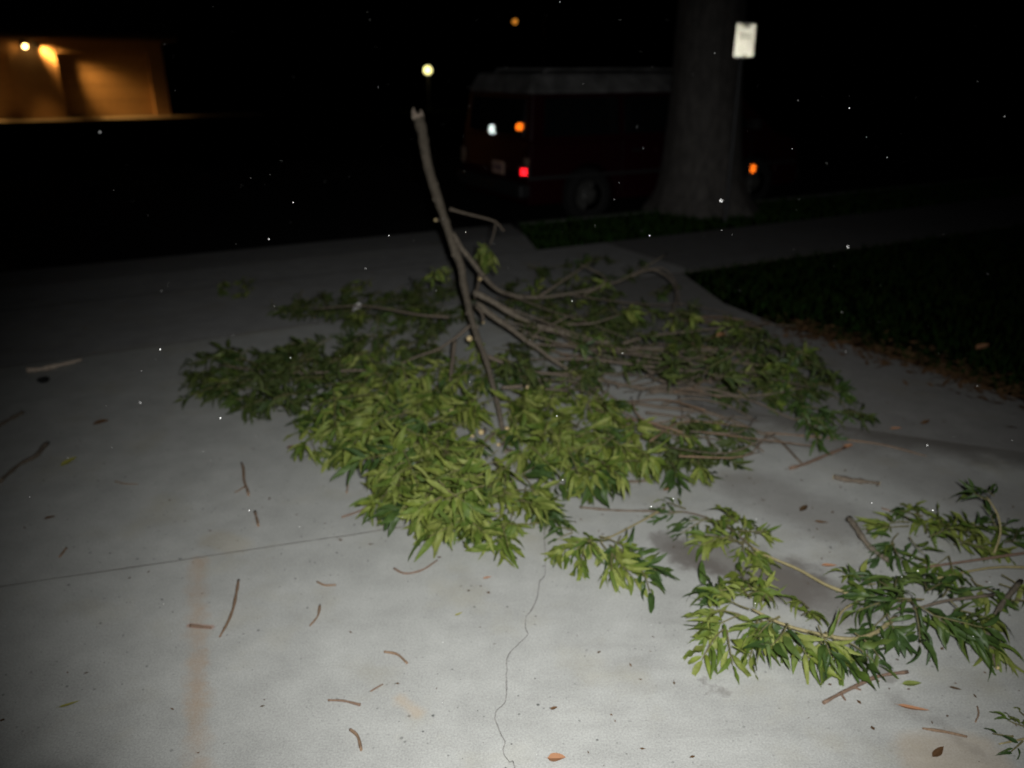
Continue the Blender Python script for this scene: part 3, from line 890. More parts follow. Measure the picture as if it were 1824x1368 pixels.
LEAFS = [leaf_mesh('leaf', d, fo, c, w, 7, tw, wa) for d, fo, c, w, tw, wa in ((.4, .5, .5, 1.0, .3, .3), (.9, .35, -.8, .9, -.6, .2), (.2, .7, .9, 1.1, .2, .4), (1.5, .5, .3, .95, .9, .3), (.7, .2, -.5, 1.2, -.3, .5), (1.1, 1.3, 1.2, .8, .5, .2), (1.9, .4, -.9, .85, -1.1, .3), (-.4, .5, .6, 1.0, .6, .4), (1.3, 1.6, -.4, .9, 1.4, .2), (.6, .9, 1.0, .7, -1.5, .3), (2.4, .8, .4, .8, .2, .5), (.5, .3, -1.1, 1.3, .8, .6))]
LEAF_ME = {}
for mk in ('leaf', 'leaf_dark', 'leaf_dusky'):
    for i, (v, f) in enumerate(LEAFS):
        me = bpy.data.meshes.new('leaf'); me.from_pydata(v, [], f); me.materials.append(M[mk])
        for p in me.polygons: p.use_smooth = True
        LEAF_ME[(mk, i)] = me

def frame(x, z):
    x = x.normalized(); y = z.cross(x)
    if y.length < 1e-3: y = Vector((0, 1, 0)).cross(x)
    y.normalize(); z = x.cross(y)
    return Matrix((x, y, z)).transposed()

def spray(p, head, L, n, ll, r, plane=None, spread=1.0, tuft=False):
    """a leafy shoot: stem points and leaf placements (matrix, variant)"""
    head = head.normalized()
    up = (plane or Vector((0, 0, 1)))
    up = (up + Vector((r.gauss(0, .28), r.gauss(0, .28), 0))).normalized()
    sidev = up.cross(head)
    if sidev.length < .05: sidev = Vector((1, 0, 0))
    sidev.normalize(); up = head.cross(sidev)
    bend = r.uniform(-.25, .25); drop = r.uniform(.0, .25)
    pts = []
    for i in range(7):
        t = i / 6
        q = p + head * L * t + sidev * bend * L * t * t - Vector((0, 0, 1)) * drop * L * t * t
        q.z = max(q.z, 0.008)
        pts.append(q)
    leaves = []
    for k in range(n):
        t = (k + .8) / (n + .2)
        t = .12 + .88 * t
        if tuft: t = .45 + .55 * t
        i = min(5, int(t * 6)); q = pts[i].lerp(pts[i + 1], t * 6 - i)
        tang = (pts[i + 1] - pts[i]).normalized()
        s = 1 if k % 2 else -1
        ang = R(r.uniform(38, 72)) * (1.05 - .55 * t) * spread
        if tuft: ang = R(r.uniform(4, 88)) * (1.15 - .5 * t)
        if k == n - 1: ang = R(r.uniform(-12, 12))
        d = tang * math.cos(ang) + sidev * s * math.sin(ang) + up * r.gauss(.06, .34)
        d.z -= r.uniform(0, .45) if tuft else .0
        d.normalize()
        l = ll * r.uniform(.72, 1.15) * (1.0 - .25 * abs(t - .6))
        tip = q.z + d.z * l
        if tip < .012:
            d.z += (.012 - tip) / l; d.normalize()
        nz = (up + Vector((r.gauss(0, .6), r.gauss(0, .6), r.gauss(0, .3)))).normalized()
        mat = (Matrix.Translation(q + d * l * .10) @ frame(d, nz).to_4x4() @ Matrix.Scale(l, 4))
        leaves.append((mat, r.randrange(len(LEAFS))))
    return pts, leaves

def add_leaf_objects(leaves, parent, mk, only=None):
    base = parent.location
    inv = Matrix.Translation(-Vector(base))
    for (mat, vi) in leaves:
        o = bpy.data.objects.new('leaf', LEAF_ME[(mk, vi)])
        COL.objects.link(o)
        o.parent = parent
        o.matrix_local = inv @ mat

def leaf_mass(leaves, mk, parent, name='foliage'):
    v = []; f = []
    inv = Matrix.Translation(-Vector(parent.location))
    for (mat, vi) in leaves:
        lv, lf = LEAFS[vi]; n = len(v); mm = inv @ mat
        v += [tuple(mm @ Vector(p)) for p in lv]
        f += [tuple(i + n for i in q) for q in lf]
    me = bpy.data.meshes.new(name); me.from_pydata(v, [], f)
    for p in me.polygons: p.use_smooth = True
    o = link(name, me, M[mk], parent); o['kind'] = 'stuff'
    return o

def wood(name, pts, r0, r1, mat, parent, n=8, per=5, rough=0.10, cuts=(), seed=0.0, pw=1.0, wig=.9):
    loc = Vector(parent.location) if parent else Vector((0, 0, 0))
    c = catmull(pts, per)
    m = len(c); rad = []
    out = []
    for i, p in enumerate(c):
        t = i / (m - 1)
        r = r0 + (r1 - r0) * t ** pw
        j = wig * r
        q = p + Vector((mnoise.noise((p.x * 7, p.y * 7, p.z * 7 + seed)), mnoise.noise((p.y * 7, p.z * 7, p.x * 7 + seed + 4)), 0)) * j
        q.z = max(q.z, r * .8)
        out.append(q - loc)
        rad.append(r * (1 + rough * 1.6 * mnoise.noise((p.x * 30, p.y * 30, p.z * 30 + seed))))
    o = MB().tube(out, rad, n).build(name, mat, parent, smooth=True)
    for e in cuts:
        i = 0 if e == 0 else m - 1; k = 1 if e == 0 else m - 2
        a = (out[i] - out[k]).normalized()
        cu = MB().tube([out[i] - a * rad[i] * .1, out[i] + a * rad[i] * .10], [rad[i] * 1.0, rad[i] * .93], n)
        cu.build('cut_end', M['cut'], o)
    return o

# ---------------------------------------------------------------- the big broken limb
bp = G(900, 812, 0.0)
limb = empty('fallen_limb', (bp.x, bp.y, 0))
tag(limb, 'big broken tree limb standing butt end up in its own green leaves', 'fallen limb')
trunk_pts = [D(745, 206, 5.30), D(752, 240, 5.25), D(765, 300, 5.12), D(785, 370, 4.92), D(806, 430, 4.72), D(822, 480, 4.56), D(830, 530, 4.36), D(845, 583, 4.12), D(864, 638, 3.88), D(880, 690, 3.66), D(892, 748, 3.44), D(901, 812, 3.21)]
main = wood('main_stem', trunk_pts, .035, .008, M['bark'], limb, n=12, per=5, rough=.16, pw=1.0, wig=.35)
# splintered pale top
top_p = trunk_pts[0] - limb.location
sp = MB(); rr = random.Random(3)
for k in range(9):
    a = 2 * math.pi * k / 9; rad = .028
    b0 = top_p + Vector((math.cos(a) * rad, math.sin(a) * rad, -.015))
    h = rr.uniform(.015, .075)
    sp.tube([b0, b0 + Vector((rr.gauss(0, .004), rr.gauss(0, .004), h * .6)), b0 + Vector((-math.cos(a) * .004 - .004, -math.sin(a) * .004, h))], [.013, .009, .002], 5)
sp.tube([top_p - Vector((0, 0, .02)), top_p + Vector((0, 0, .012))], [.038, .034], 10)
sp.build('splintered_end', M['peeled'], main)

# side branches: picture polylines with their ground distance at each end
SB = [
 # (points (px,py,dist)), r0, r1
 ([(800, 372, 4.92), (832, 381, 4.95), (880, 394, 5.0), (898, 412, 5.0)], .010, .005),
 ([(884, 393, 5.0), (880, 415, 4.97), (873, 436, 4.95)], .005, .003),
 ([(806, 415, 4.76), (830, 452, 4.72), (856, 486, 4.7), (895, 520, 4.75), (950, 530, 4.85), (1010, 524, 4.95), (1080, 508, 5.15), (1125, 490, 5.3), (1188, 452, 5.6)], .017, .006),
 ([(856, 486, 4.7), (852, 505, 4.6), (846, 530, 4.5)], .010, .008),
 ([(845, 520, 4.42), (880, 540, 4.4), (930, 568, 4.38), (985, 588, 4.38), (1050, 602, 4.4), (1120, 618, 4.4), (1200, 622, 4.4), (1290, 624, 4.42), (1345, 640, 4.36), (1400, 668, 4.25)], .019, .006),
 ([(848, 540, 4.3), (885, 568, 4.22), (915, 590, 4.15), (945, 612, 4.08), (985, 640, 4.0), (1040, 675, 3.9), (1100, 715, 3.78)], .019, .006),
 ([(864, 632, 3.9), (905, 650, 3.88), (955, 663, 3.86), (1005, 666, 3.88), (1050, 670, 3.92)], .012, .005),
 ([(838, 580, 4.1), (812, 602, 4.05), (780, 622, 4.0), (740, 636, 3.98), (690, 660, 3.92)], .010, .004),
 ([(812, 606, 4.05), (806, 640, 3.95), (800, 690, 3.78), (790, 740, 3.6), (770, 790, 3.42), (752, 850, 3.2), (746, 905, 3.0)], .011, .004),
 ([(846, 545, 4.3), (860, 560, 4.25), (862, 575, 4.2)], .010, .008),
 ([(1110, 612, 4.4), (1150, 600, 4.42), (1210, 592, 4.45), (1300, 582, 4.5)], .010, .004),
 ([(945, 610, 4.08), (960, 590, 4.15), (990, 575, 4.25), (1015, 562, 4.3)], .009, .004),
 ([(1010, 578, 4.35), (1060, 575, 4.35), (1110, 558, 4.42)], .007, .003),
 ([(1040, 525, 4.9), (1080, 500, 4.95), (1050, 478, 5.1), (1030, 470, 5.15)], .007, .003),
 ([(960, 528, 4.85), (1010, 495, 4.98), (1060, 462, 5.2)], .009, .004),
 ([(1125, 492, 5.3), (1160, 480, 5.35), (1195, 498, 5.25), (1205, 530, 5.05), (1195, 560, 4.9)], .008, .004),
 ([(1140, 485, 5.35), (1180, 478, 5.4), (1205, 505, 5.2), (1212, 545, 4.95)], .006, .003),
 ([(1050, 670, 3.92), (1120, 688, 3.8), (1200, 700, 3.74), (1300, 705, 3.72), (1370, 702, 3.72), (1430, 690, 3.78)], .010, .004),
 ([(985, 640, 4.0), (1050, 640, 3.98), (1130, 650, 3.95), (1230, 660, 3.9), (1290, 668, 3.88)], .009, .004),
 ([(1040, 640, 3.99), (1060, 660, 3.9), (1085, 690, 3.78), (1040, 720, 3.68)], .006, .003),
 ([(1030, 690, 3.8), (1045, 715, 3.68), (1055, 735, 3.6)], .006, .004),
 ([(893, 690, 3.62), (930, 688, 3.62)], .010, .009),
 ([(1290, 588, 4.5), (1308, 615, 4.4), (1330, 640, 4.25), (1350, 676, 4.05), (1362, 684, 4.0)], .011, .007),
 ([(1100, 715, 3.75), (1180, 725, 3.7), (1260, 735, 3.62), (1310, 752, 3.54), (1345, 778, 3.44), (1385, 805, 3.33), (1422, 866, 3.10)], .011, .006),
 ([(1150, 735, 3.62), (1220, 745, 3.56), (1290, 770, 3.44), (1330, 800, 3.34), (1358, 826, 3.22)], .008, .004),
 ([(1258, 790, 3.38), (1262, 820, 3.28), (1285, 846, 3.18), (1320, 842, 3.18), (1352, 830, 3.22)], .006, .003),
 ([(1160, 700, 3.75), (1240, 690, 3.8), (1330, 710, 3.7), (1410, 745, 3.55), (1480, 775, 3.45)], .007, .003),
 ([(1080, 720, 3.68), (1160, 760, 3.5), (1200, 775, 3.44)], .006, .003),
 ([(1160, 690, 3.78), (1215, 680, 3.82), (1285, 650, 3.95), (1330, 600, 4.2)], .006, .003),
 ([(1210, 705, 3.7), (1215, 740, 3.58), (1205, 770, 3.46)], .005, .003),
 ([(1180, 720, 3.68), (1230, 710, 3.7), (1290, 720, 3.66), (1340, 745, 3.56)], .006, .003),
 ([(1100, 690, 3.8), (1150, 670, 3.87), (1230, 640, 4.0), (1290, 625, 4.1)], .006, .003),
 ([(1040, 870, 3.02), (1085, 882, 2.97), (1115, 892, 2.94), (1158, 890, 2.95)], .007, .006),
 ([(900, 800, 3.24), (960, 830, 3.13), (1010, 850, 3.06), (1040, 870, 3.02)], .009, .006),
 ([(750, 730, 3.55), (700, 735, 3.52), (640, 750, 3.45), (580, 770, 3.38)], .007, .003),
 ([(690, 660, 3.92), (620, 660, 3.92), (540, 665, 3.9), (460, 660, 3.92), (390, 650, 3.97)], .008, .003),
 ([(800, 565, 4.4), (740, 560, 4.45), (650, 545, 4.6), (560, 550, 4.6)], .008, .003),
 ([(880, 770, 3.36), (850, 800, 3.25), (830, 850, 3.06), (820, 900, 2.92)], .007, .003),
]
for i, (pts, r0, r1) in enumerate(SB):
    P3 = [D(*p) for p in pts]
    for p in P3:
        if p.z < r1: p.z = r1
    cuts = (1,) if i in (21, 22, 32, 9) else ()
    wood('side_branch', P3, r0, r1, M['bark'] if r0 > .012 else M['twig'], limb, n=7, per=4, rough=.12, cuts=cuts, seed=i * 3.1)
kr = random.Random(8)
for k in range(7):
    i = kr.randrange(1, 8); p = trunk_pts[i].lerp(trunk_pts[i + 1], kr.random()) - limb.location
    a = Vector((kr.choice([-1, 1]) * kr.uniform(.5, 1), -kr.uniform(.2, .8), kr.uniform(-.2, .5))).normalized(); rr_ = .033 - .002 * i
    MB().tube([p + a * rr_ * .5, p + a * rr_ * 1.0, p + a * rr_ * 1.32], [rr_ * .55, rr_ * .42, rr_ * .26], 8).build('knot', M['bark'], main, smooth=True)
# long thin twigs fanning to the right from the fork
fr = random.Random(19)
for k in range(15):
    sbp = SB[(4, 5, 6, 2, 4, 5, 18, 17)[k % 8]][0]; iq = fr.randrange(1, len(sbp) - 2); st0 = D(*sbp[iq]); a = 0
    ex_ = fr.uniform(max(1040, sbp[iq][0] + 120), 1450); ey_ = 540 + 250 * fr.random() * (1 - .25 * (ex_ - 1040) / 400)
    en = G(ex_, ey_, fr.uniform(.01, .12)); mid_ = st0.lerp(en, .5) + Vector((fr.gauss(0, .05), fr.gauss(0, .05), fr.uniform(-.06, .05)))
    wood('long_twig', [st0, st0.lerp(mid_, .5) + Vector((0, 0, fr.uniform(-.03, .01))), mid_, mid_.lerp(en, .5) + Vector((fr.gauss(0, .03), fr.gauss(0, .03), fr.uniform(0, .04))), en], fr.uniform(.0035, .006), .002, M['twig'], limb, n=6, per=4, rough=.15, seed=k * 2.3, wig=1.6)
# tangle of thin bare twigs on the right half
tr_ = random.Random(77)
for k in range(64):
    x = tr_.uniform(980, 1380); y = tr_.uniform(560, 800); z = tr_.uniform(.01, .16)
    if y > 760 and x < 1120: continue
    a = tr_.gauss(-.12, .5) + (math.pi if tr_.random() < .2 else 0); L = tr_.uniform(.18, .55)
    d = Vector((math.cos(a), math.sin(a), tr_.gauss(0, .08))); p = G(x, y, z); e = Vector((-d.y, d.x, 0)) * tr_.gauss(0, .10)
    wood('bare_twig', [p - d * L / 2, p + e, p + d * L / 2], tr_.uniform(.003, .006), .002, M['twig'] if k % 3 else M['debris'], limb, n=5, per=4, rough=.15, seed=k * 1.7)
# pale broken stubs where twigs were stripped
stubs = [(836, 603, 4.02, .016), (805, 732, 3.52, .012), (857, 770, 3.36, .014), (841, 776, 3.34, .010), (903, 763, 3.38, .010), (914, 785, 3.3, .009), (888, 792, 3.28, .009), (908, 828, 3.16, .009), (855, 497, 4.48, .012), (776, 392, 4.86, .011), (1372, 686, 3.95, .014), (940, 690, 3.6, .010), (1210, 826, 3.2, .010), (1330, 780, 3.4, .007), (968, 828, 3.12, .008), (1250, 820, 3.22, .010), (1238, 850, 3.14, .008)]
for (x, y, d, r_) in stubs:
    p = D(x, y, d); p.z = max(p.z, r_)
    q = p - limb.location
    a = Vector((rng.gauss(0, .5), -1, rng.gauss(.3, .3))).normalized()
    st_ = MB().tube([q - a * .03, q], [r_ * 1.05, r_], 8).build('stub', M['twig'], limb, smooth=True)
    MB().tube([q - a * .001, q + a * .004], [r_ * .95, r_ * .75], 8).build('raw_end', M['cut'], st_)

# leaf sprays: areas of the picture, each with its height range above the ground
AREAS = [
 # polygon, sprays, zmin, zmax, material, heading bias (toward picture x,y)
 ([(525,745),(600,690),(700,650),(800,640),(850,700),(880,790),(900,860),(830,900),(740,890),(680,850),(690,815),(560,800)], 165, .03, .26, 'leaf', (-.5, -.7)),
 ([(660,870),(740,830),(850,820),(960,850),(990,890),(940,945),(860,958),(780,935),(720,905)], 70, .02, .13, 'leaf', (-.3, -.9)),
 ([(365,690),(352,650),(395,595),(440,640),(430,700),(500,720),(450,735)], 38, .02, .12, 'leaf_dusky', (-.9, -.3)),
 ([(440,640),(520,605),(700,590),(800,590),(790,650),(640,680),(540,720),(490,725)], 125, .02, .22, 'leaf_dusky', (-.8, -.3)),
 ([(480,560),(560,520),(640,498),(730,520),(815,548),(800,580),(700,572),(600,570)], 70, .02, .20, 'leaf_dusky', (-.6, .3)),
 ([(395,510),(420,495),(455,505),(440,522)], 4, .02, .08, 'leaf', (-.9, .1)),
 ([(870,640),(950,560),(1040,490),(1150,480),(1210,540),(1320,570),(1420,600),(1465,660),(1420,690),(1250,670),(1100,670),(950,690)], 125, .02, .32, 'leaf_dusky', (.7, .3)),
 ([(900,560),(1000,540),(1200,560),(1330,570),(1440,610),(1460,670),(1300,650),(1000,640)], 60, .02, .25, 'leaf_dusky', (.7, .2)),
 ([(900,710),(1000,690),(1080,700),(1130,750),(1160,800),(1090,840),(990,850),(920,800)], 92, .02, .18, 'leaf', (.4, -.8)),
 ([(1140,770),(1230,740),(1310,735),(1335,790),(1240,840),(1180,835)], 30, .02, .12, 'leaf_dusky', (.5, -.6)),
 ([(1360,690),(1470,660),(1530,715),(1545,745),(1450,765),(1350,740)], 26, .02, .12, 'leaf_dark', (.9, -.2)),
 ([(1300,640),(1440,640),(1470,700),(1380,720),(1250,700)], 28, .02, .14, 'leaf_dusky', (.7, -.2)),
 ([(940,870),(1000,850),(1020,880),(990,930),(940,935)], 7, .02, .07, 'leaf_dark', (.6, -.6)),
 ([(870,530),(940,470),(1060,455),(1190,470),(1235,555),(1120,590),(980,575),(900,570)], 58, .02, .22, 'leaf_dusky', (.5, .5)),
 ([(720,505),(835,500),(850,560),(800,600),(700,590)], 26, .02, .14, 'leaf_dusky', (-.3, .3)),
 ([(870,700),(820,640),(860,600),(900,660)], 8, .05, .2, 'leaf', (-.2, -.5)),
]
sr = random.Random(21)
all_l = {'leaf': [], 'leaf_dark': [], 'leaf_dusky': []}
twigs = MB()
for poly, cnt, z0, z1, mk, hb in AREAS:
    xs = [p[0] for p in poly]; ys = [p[1] for p in poly]
    k = 0
    while k < cnt:
        x = sr.uniform(min(xs), max(xs)); y = sr.uniform(min(ys), max(ys))
        if not inside(x, y, poly): continue
        z = z0 + (z1 - z0) * sr.random() ** 1.4
        p = G(x, y, z)
        h = Vector((hb[0] + sr.gauss(0, .75), hb[1] + sr.gauss(0, .75), sr.gauss(-.12, .25)))
        tuft = sr.random() < .62
        L = sr.uniform(.06, .14) if tuft else sr.uniform(.13, .24)
        n = sr.randint(10, 16)
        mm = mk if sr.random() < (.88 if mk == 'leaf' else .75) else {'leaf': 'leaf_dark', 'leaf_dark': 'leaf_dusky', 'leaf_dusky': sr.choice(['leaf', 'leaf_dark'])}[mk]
        # fans hang with their faces tipped toward the open side
        pl_ = Vector((sr.gauss(0, .3), -abs(sr.gauss(.35, .35)), 1)).normalized()
        p = p - h.normalized() * L * .5
        p.z = max(p.z, .012)
        st_, lv = spray(p, h, L, n, sr.uniform(.068, .100) * (1.22 if mk == 'leaf' and y > 640 else 1.0), sr, pl_, tuft=tuft)
        all_l[mm] += lv
        q = [a - limb.location for a in st_]
        twigs.tube(q, [.0024 - .0002 * i for i in range(7)], 4, cap=False)
        k += 1
# the small tuft hanging from the upper twig, and the tuft left of the stem
for (x, y, d, n_) in ((873, 436, 4.95, 3), (872, 446, 4.93, 2), (778, 472, 4.9, 2)):
    for k in range(n_):
        st_, lv = spray(D(x, y, d), Vector((sr.gauss(0, .6), -.3, -.7)), .07, 8, .085, sr, Vector((0, -1, .3)))
        all_l['leaf'] += lv
twigs.build('twig_ends', M['green_twig'], limb)['kind'] = 'stuff'
ranked = sorted([( (m.translation - CAM).length / max(m.to_scale().x, .01), mk, (m, vi)) for mk in all_l for (m, vi) in all_l[mk]], key=lambda t: t[0])
near_set = ranked[:300]; rest = ranked[300:]
for mk in ('leaf', 'leaf_dark', 'leaf_dusky'):
    add_leaf_objects([e for _, k, e in near_set if k == mk], limb, mk)
    leaf_mass([e for _, k, e in rest if k == mk], mk, limb)

# ---------------------------------------------------------------- broken-off leafy shoots in the foreground
def shoot(label, base, stems, sprays, seed, name='leafy_branch', cat='branch'):
    r = random.Random(seed)
    b = G(*base)
    root = empty(name, (b.x, b.y, 0))
    tag(root, label, cat)
    for i, (pts, r0, r1, mat, cuts) in enumerate(stems):
        P3 = []
        for p in pts:
            z = p[2] if len(p) > 2 else max(r0, .006)
            P3.append(G(p[0], p[1], z))
        wood('stem', P3, r0, r1, M[mat], root, n=7, per=4, rough=.12, cuts=cuts, seed=seed + i * 2.7)
    full = []
    for e in sprays:
        full.append(e)
        x, y, z, hx, hy, L, n, ll, mk = e
        a = math.atan2(hy, hx) + r.choice([-1, 1]) * r.uniform(.5, .9)
        full.append((x + r.gauss(0, 10), y + r.gauss(0, 8), z + r.uniform(.0, .04), math.cos(a), math.sin(a), L * .9, n - 3, ll * .92, mk if r.random() < .7 else r.choice(['leaf', 'leaf_dark'])))
    for (x, y, z, hx, hy, L, n, ll, mk) in full:
        p = G(x, y, z)
        tf = r.random() < .55 and n > 6
        st_, lv = spray(p, Vector((hx, hy, r.gauss(-.05, .1))), L * (.7 if tf else 1), n, ll * .88, r, tuft=tf, plane= Vector((r.gauss(0, .25), -abs(r.gauss(.25, .25)), 1)))
        add_leaf_objects(lv, root, mk)
        mb = MB().tube([a - root.location for a in st_], [.0026 - .0002 * i for i in range(7)], 5, cap=False)
        mb.build('twig', M['green_twig'], root)
    return root

shoot('small leafy shoot lying in front of the pile, left of the damp stain', (1060, 985),
      [([(1185, 905, .03), (1150, 924, .03), (1110, 945, .035), (1070, 965, .04)], .005, .003, 'pale_stem', ())],
      [(1085, 955, .04, -.55, -.30, .14, 13, .10, 'leaf'), (1070, 965, .05, .35, -.55, .15, 13, .105, 'leaf'), (1050, 958, .05, -.2, -.8, .10, 11, .095, 'leaf'),
       (1095, 975, .04, .9, -.35, .13, 11, .10, 'leaf_dark'), (1030, 965, .05, -.8, -.5, .12, 12, .105, 'leaf'), (1090, 985, .05, .3, -.8, .12, 12, .105, 'leaf'), (1130, 1000, .03, .8, -.5, .12, 10, .11, 'leaf_dark'), (1020, 945, .04, -.5, .35, .07, 5, .085, 'leaf_dark')], 41)
shoot('leafy shoot with a pale curving stem beside the damp dark stain', (1320, 950),
      [([(1512, 1056, .03), (1470, 1040, .03), (1425, 1016, .03), (1375, 994, .035), (1340, 975, .04)], .006, .004, 'pale_stem', ()),
       ([(1340, 975, .04), (1290, 935, .04), (1220, 912, .03), (1160, 915, .02)], .004, .003, 'twig', ())],
      [(1325, 965, .05, -.4, .2, .16, 14, .095, 'leaf'), (1310, 950, .06, -.2, .9, .13, 13, .09, 'leaf'), (1330, 965, .05, .15, -.35, .12, 12, .09, 'leaf'),
       (1300, 955, .05, -.9, -.2, .12, 12, .095, 'leaf'), (1320, 925, .08, .1, .6, .12, 12, .10, 'leaf'), (1345, 950, .06, .6, .4, .10, 10, .085, 'leaf'), (1260, 925, .04, -.9, .2, .14, 12, .08, 'leaf_dark'),
       (1215, 912, .03, -.9, -.1, .10, 8, .075, 'leaf_dark'), (1335, 985, .04, .2, -.7, .08, 8, .085, 'leaf')], 42)
shoot('largest bright green leafy shoot in the foreground, drooping toward the viewer', (1390, 1120),
      [([(1595, 1100, .05), (1560, 1125, .05), (1515, 1138, .05), (1450, 1128, .06), (1390, 1110, .06), (1340, 1085, .06)], .0075, .004, 'pale_stem', ()),
       ([(1480, 1132, .06), (1500, 1090, .07), (1530, 1070, .07)], .004, .003, 'pale_stem', ())],
      [(1335, 1085, .07, -.6, .5, .13, 14, .105, 'leaf'), (1320, 1095, .07, -.9, -.25, .14, 14, .11, 'leaf'), (1350, 1100, .08, -.25, -.75, .13, 14, .11, 'leaf'),
       (1375, 1070, .08, -.2, .7, .12, 13, .10, 'leaf'), (1400, 1110, .08, .1, -.8, .13, 13, .11, 'leaf'), (1445, 1125, .07, .2, -.8, .13, 13, .115, 'leaf'),
       (1470, 1125, .07, .45, -.75, .15, 12, .12, 'leaf_dark'), (1430, 1095, .08, .4, .5, .10, 12, .09, 'leaf'), (1390, 1100, .1, -.5, .1, .12, 13, .10, 'leaf'),
       (1300, 1070, .05, -.5, .6, .10, 10, .105, 'leaf_dark'), (1290, 1120, .06, -.7, -.6, .12, 12, .115, 'leaf'), (1340, 1050, .09, -.1, .8, .12, 12, .11, 'leaf'), (1500, 1140, .06, .7, -.3, .10, 9, .095, 'leaf_dark')], 43)
shoot('dark glossy leafy shoot at the right with a bare leaning stick', (1640, 1080),
      [([(1820, 1036, .05), (1785, 1075, .05), (1762, 1110, .04), (1765, 1150, .03), (1776, 1190, .02)], .009, .006, 'bark', (0, 1)),
       ([(1770, 1060, .05), (1690, 1070, .06), (1620, 1085, .06), (1560, 1075, .06)], .006, .003, 'twig', ())],
      [(1600, 1070, .07, -.8, .3, .15, 14, .10, 'leaf_dark'), (1590, 1050, .09, -.2, .8, .13, 13, .10, 'leaf_dark'), (1630, 1080, .09, -.2, -.8, .14, 14, .105, 'leaf_dark'),
       (1650, 1050, .1, .3, .7, .13, 13, .10, 'leaf_dark'), (1670, 1090, .08, .5, -.8, .15, 14, .11, 'leaf_dark'), (1580, 1095, .06, -.7, -.5, .12, 12, .10, 'leaf_dark'),
       (1700, 1085, .07, .9, -.4, .14, 13, .105, 'leaf'), (1720, 1120, .05, .5, -.8, .13, 12, .11, 'leaf'), (1630, 1070, .11, -.1, .1, .12, 13, .09, 'leaf_dark'),
       (1560, 1040, .05, -.9, .2, .10, 9, .085, 'leaf_dark'), (1690, 1050, .07, .8, .2, .10, 10, .10, 'leaf_dark')], 44)
shoot('upper right leafy shoot reaching out of the picture, one dark leaf spray raised', (1700, 960),
      [([(1900, 975, .04), (1824, 985, .04), (1740, 997, .04), (1650, 1010, .04)], .006, .004, 'reddish', ()),
       ([(1860, 1010, .04), (1760, 1012, .04), (1660, 1032, .04)], .005, .003, 'pale_stem', ()),
       ([(1770, 985, .05), (1782, 950, .10), (1776, 915, .17), (1757, 885, .2)], .004, .003, 'pale_stem', ())],
      [(1620, 930, .06, -.6, .6, .14, 13, .105, 'leaf'), (1650, 950, .08, .2, .3, .13, 12, .11, 'leaf'), (1720, 950, .08, .5, .6, .13, 12, .11, 'leaf'), (1590, 965, .06, -.3, -.8, .10, 8, .11, 'leaf_dark'), (1640, 920, .06, .1, .9, .14, 13, .09, 'leaf'), (1670, 940, .06, .7, .5, .14, 13, .095, 'leaf'),
       (1600, 950, .06, -.6, -.5, .10, 8, .10, 'leaf_dark'), (1700, 970, .06, .6, .3, .15, 14, .10, 'leaf'), (1740, 975, .06, .8, .1, .15, 14, .10, 'leaf'),
       (1690, 990, .05, -.3, -.2, .12, 12, .10, 'leaf'), (1757, 890, .19, -.3, .5, .06, 8, .09, 'leaf_dark'), (1775, 940, .1, .0, .4, .08, 6, .08, 'leaf_dark'),
       (1790, 965, .06, .9, .3, .14, 12, .10, 'leaf_dark'), (1780, 1040, .05, .6, -.3, .13, 12, .10, 'leaf'), (1730, 1030, .05, .2, -.6, .12, 12, .10, 'leaf'), (1810, 1065, .05, .8, -.4, .12, 11, .10, 'leaf')], 45)
shoot('few green leaves at the bottom right corner of the picture', (1812, 1325),
      [([(1850, 1310, .01), (1815, 1318, .012), (1780, 1325, .012)], .003, .002, 'pale_stem', ())],
      [(1822, 1320, .02, -.6, -.4, .05, 4, .06, 'leaf_dark'), (1840, 1300, .02, -.5, .5, .06, 5, .075, 'leaf')], 46, name='leaf_sprig', cat='sprig')

# ---------------------------------------------------------------- loose twigs on the concrete
def stick(label, pts, r0, r1=None, mat='debris', extra=(), cuts=(), name='twig', cat='twig'):
    b = G(*pts[0])
    root = empty(name, (b.x, b.y, 0))
    r1 = r0 * .8 if r1 is None else r1
    P3 = [G(p[0], p[1], r0 * 1.05 + (p[2] if len(p) > 2 else 0)) for p in pts]
    wood('stick', P3, r0, r1, M[mat], root, n=7, per=6, rough=.34, wig=1.5, cuts=cuts, seed=pts[0][0] * .37)
    for e in extra:
        wood('side_twig', [G(p[0], p[1], r0) for p in e], r0 * .6, r0 * .4, M[mat], root, n=6, per=3, seed=e[0][0] * .2)
    return tag(root, label, cat)
stick('longest slim brown twig lying alone on the bare concrete left of centre', [(425, 1033), (421, 1068), (409, 1104), (393, 1134)], .0048, .0036)
stick('short dark twig with a little side spur, left of the leaf pile', [(430, 824), (435, 850), (440, 882)], .0060, .0055, extra=([(437, 866), (428, 872), (419, 877)],))
stick('stubby dark twig below the twig with the spur', [(455, 911), (459, 936)], .0055)
stick('thin reddish twig curved like a smile below the leaf pile', [(702, 1012), (722, 1021), (752, 1014), (780, 997)], .0042, .003, 'reddish')
stick('short bent twig lying level between the long twig and smile-curved one', [(566, 1036), (580, 1042), (600, 1041)], .0036)
stick('small hooked twig below the short level one', [(568, 1079), (565, 1098), (552, 1115)], .0036, .0025)
stick('small arched brown twig low in the middle of the concrete', [(684, 1161), (708, 1166), (726, 1181)], .0036, .0042)
stick('tiny upright twig left of the leaf pile front edge', [(622, 857), (617, 877)], .0040)
stick('pale tan straight twig near the bottom edge', [(583, 1247), (612, 1249), (643, 1256)], .0034, .0038, 'reddish')
stick('short curved twig at the very bottom of the picture', [(624, 1299), (637, 1311), (644, 1336)], .0040, .0034)
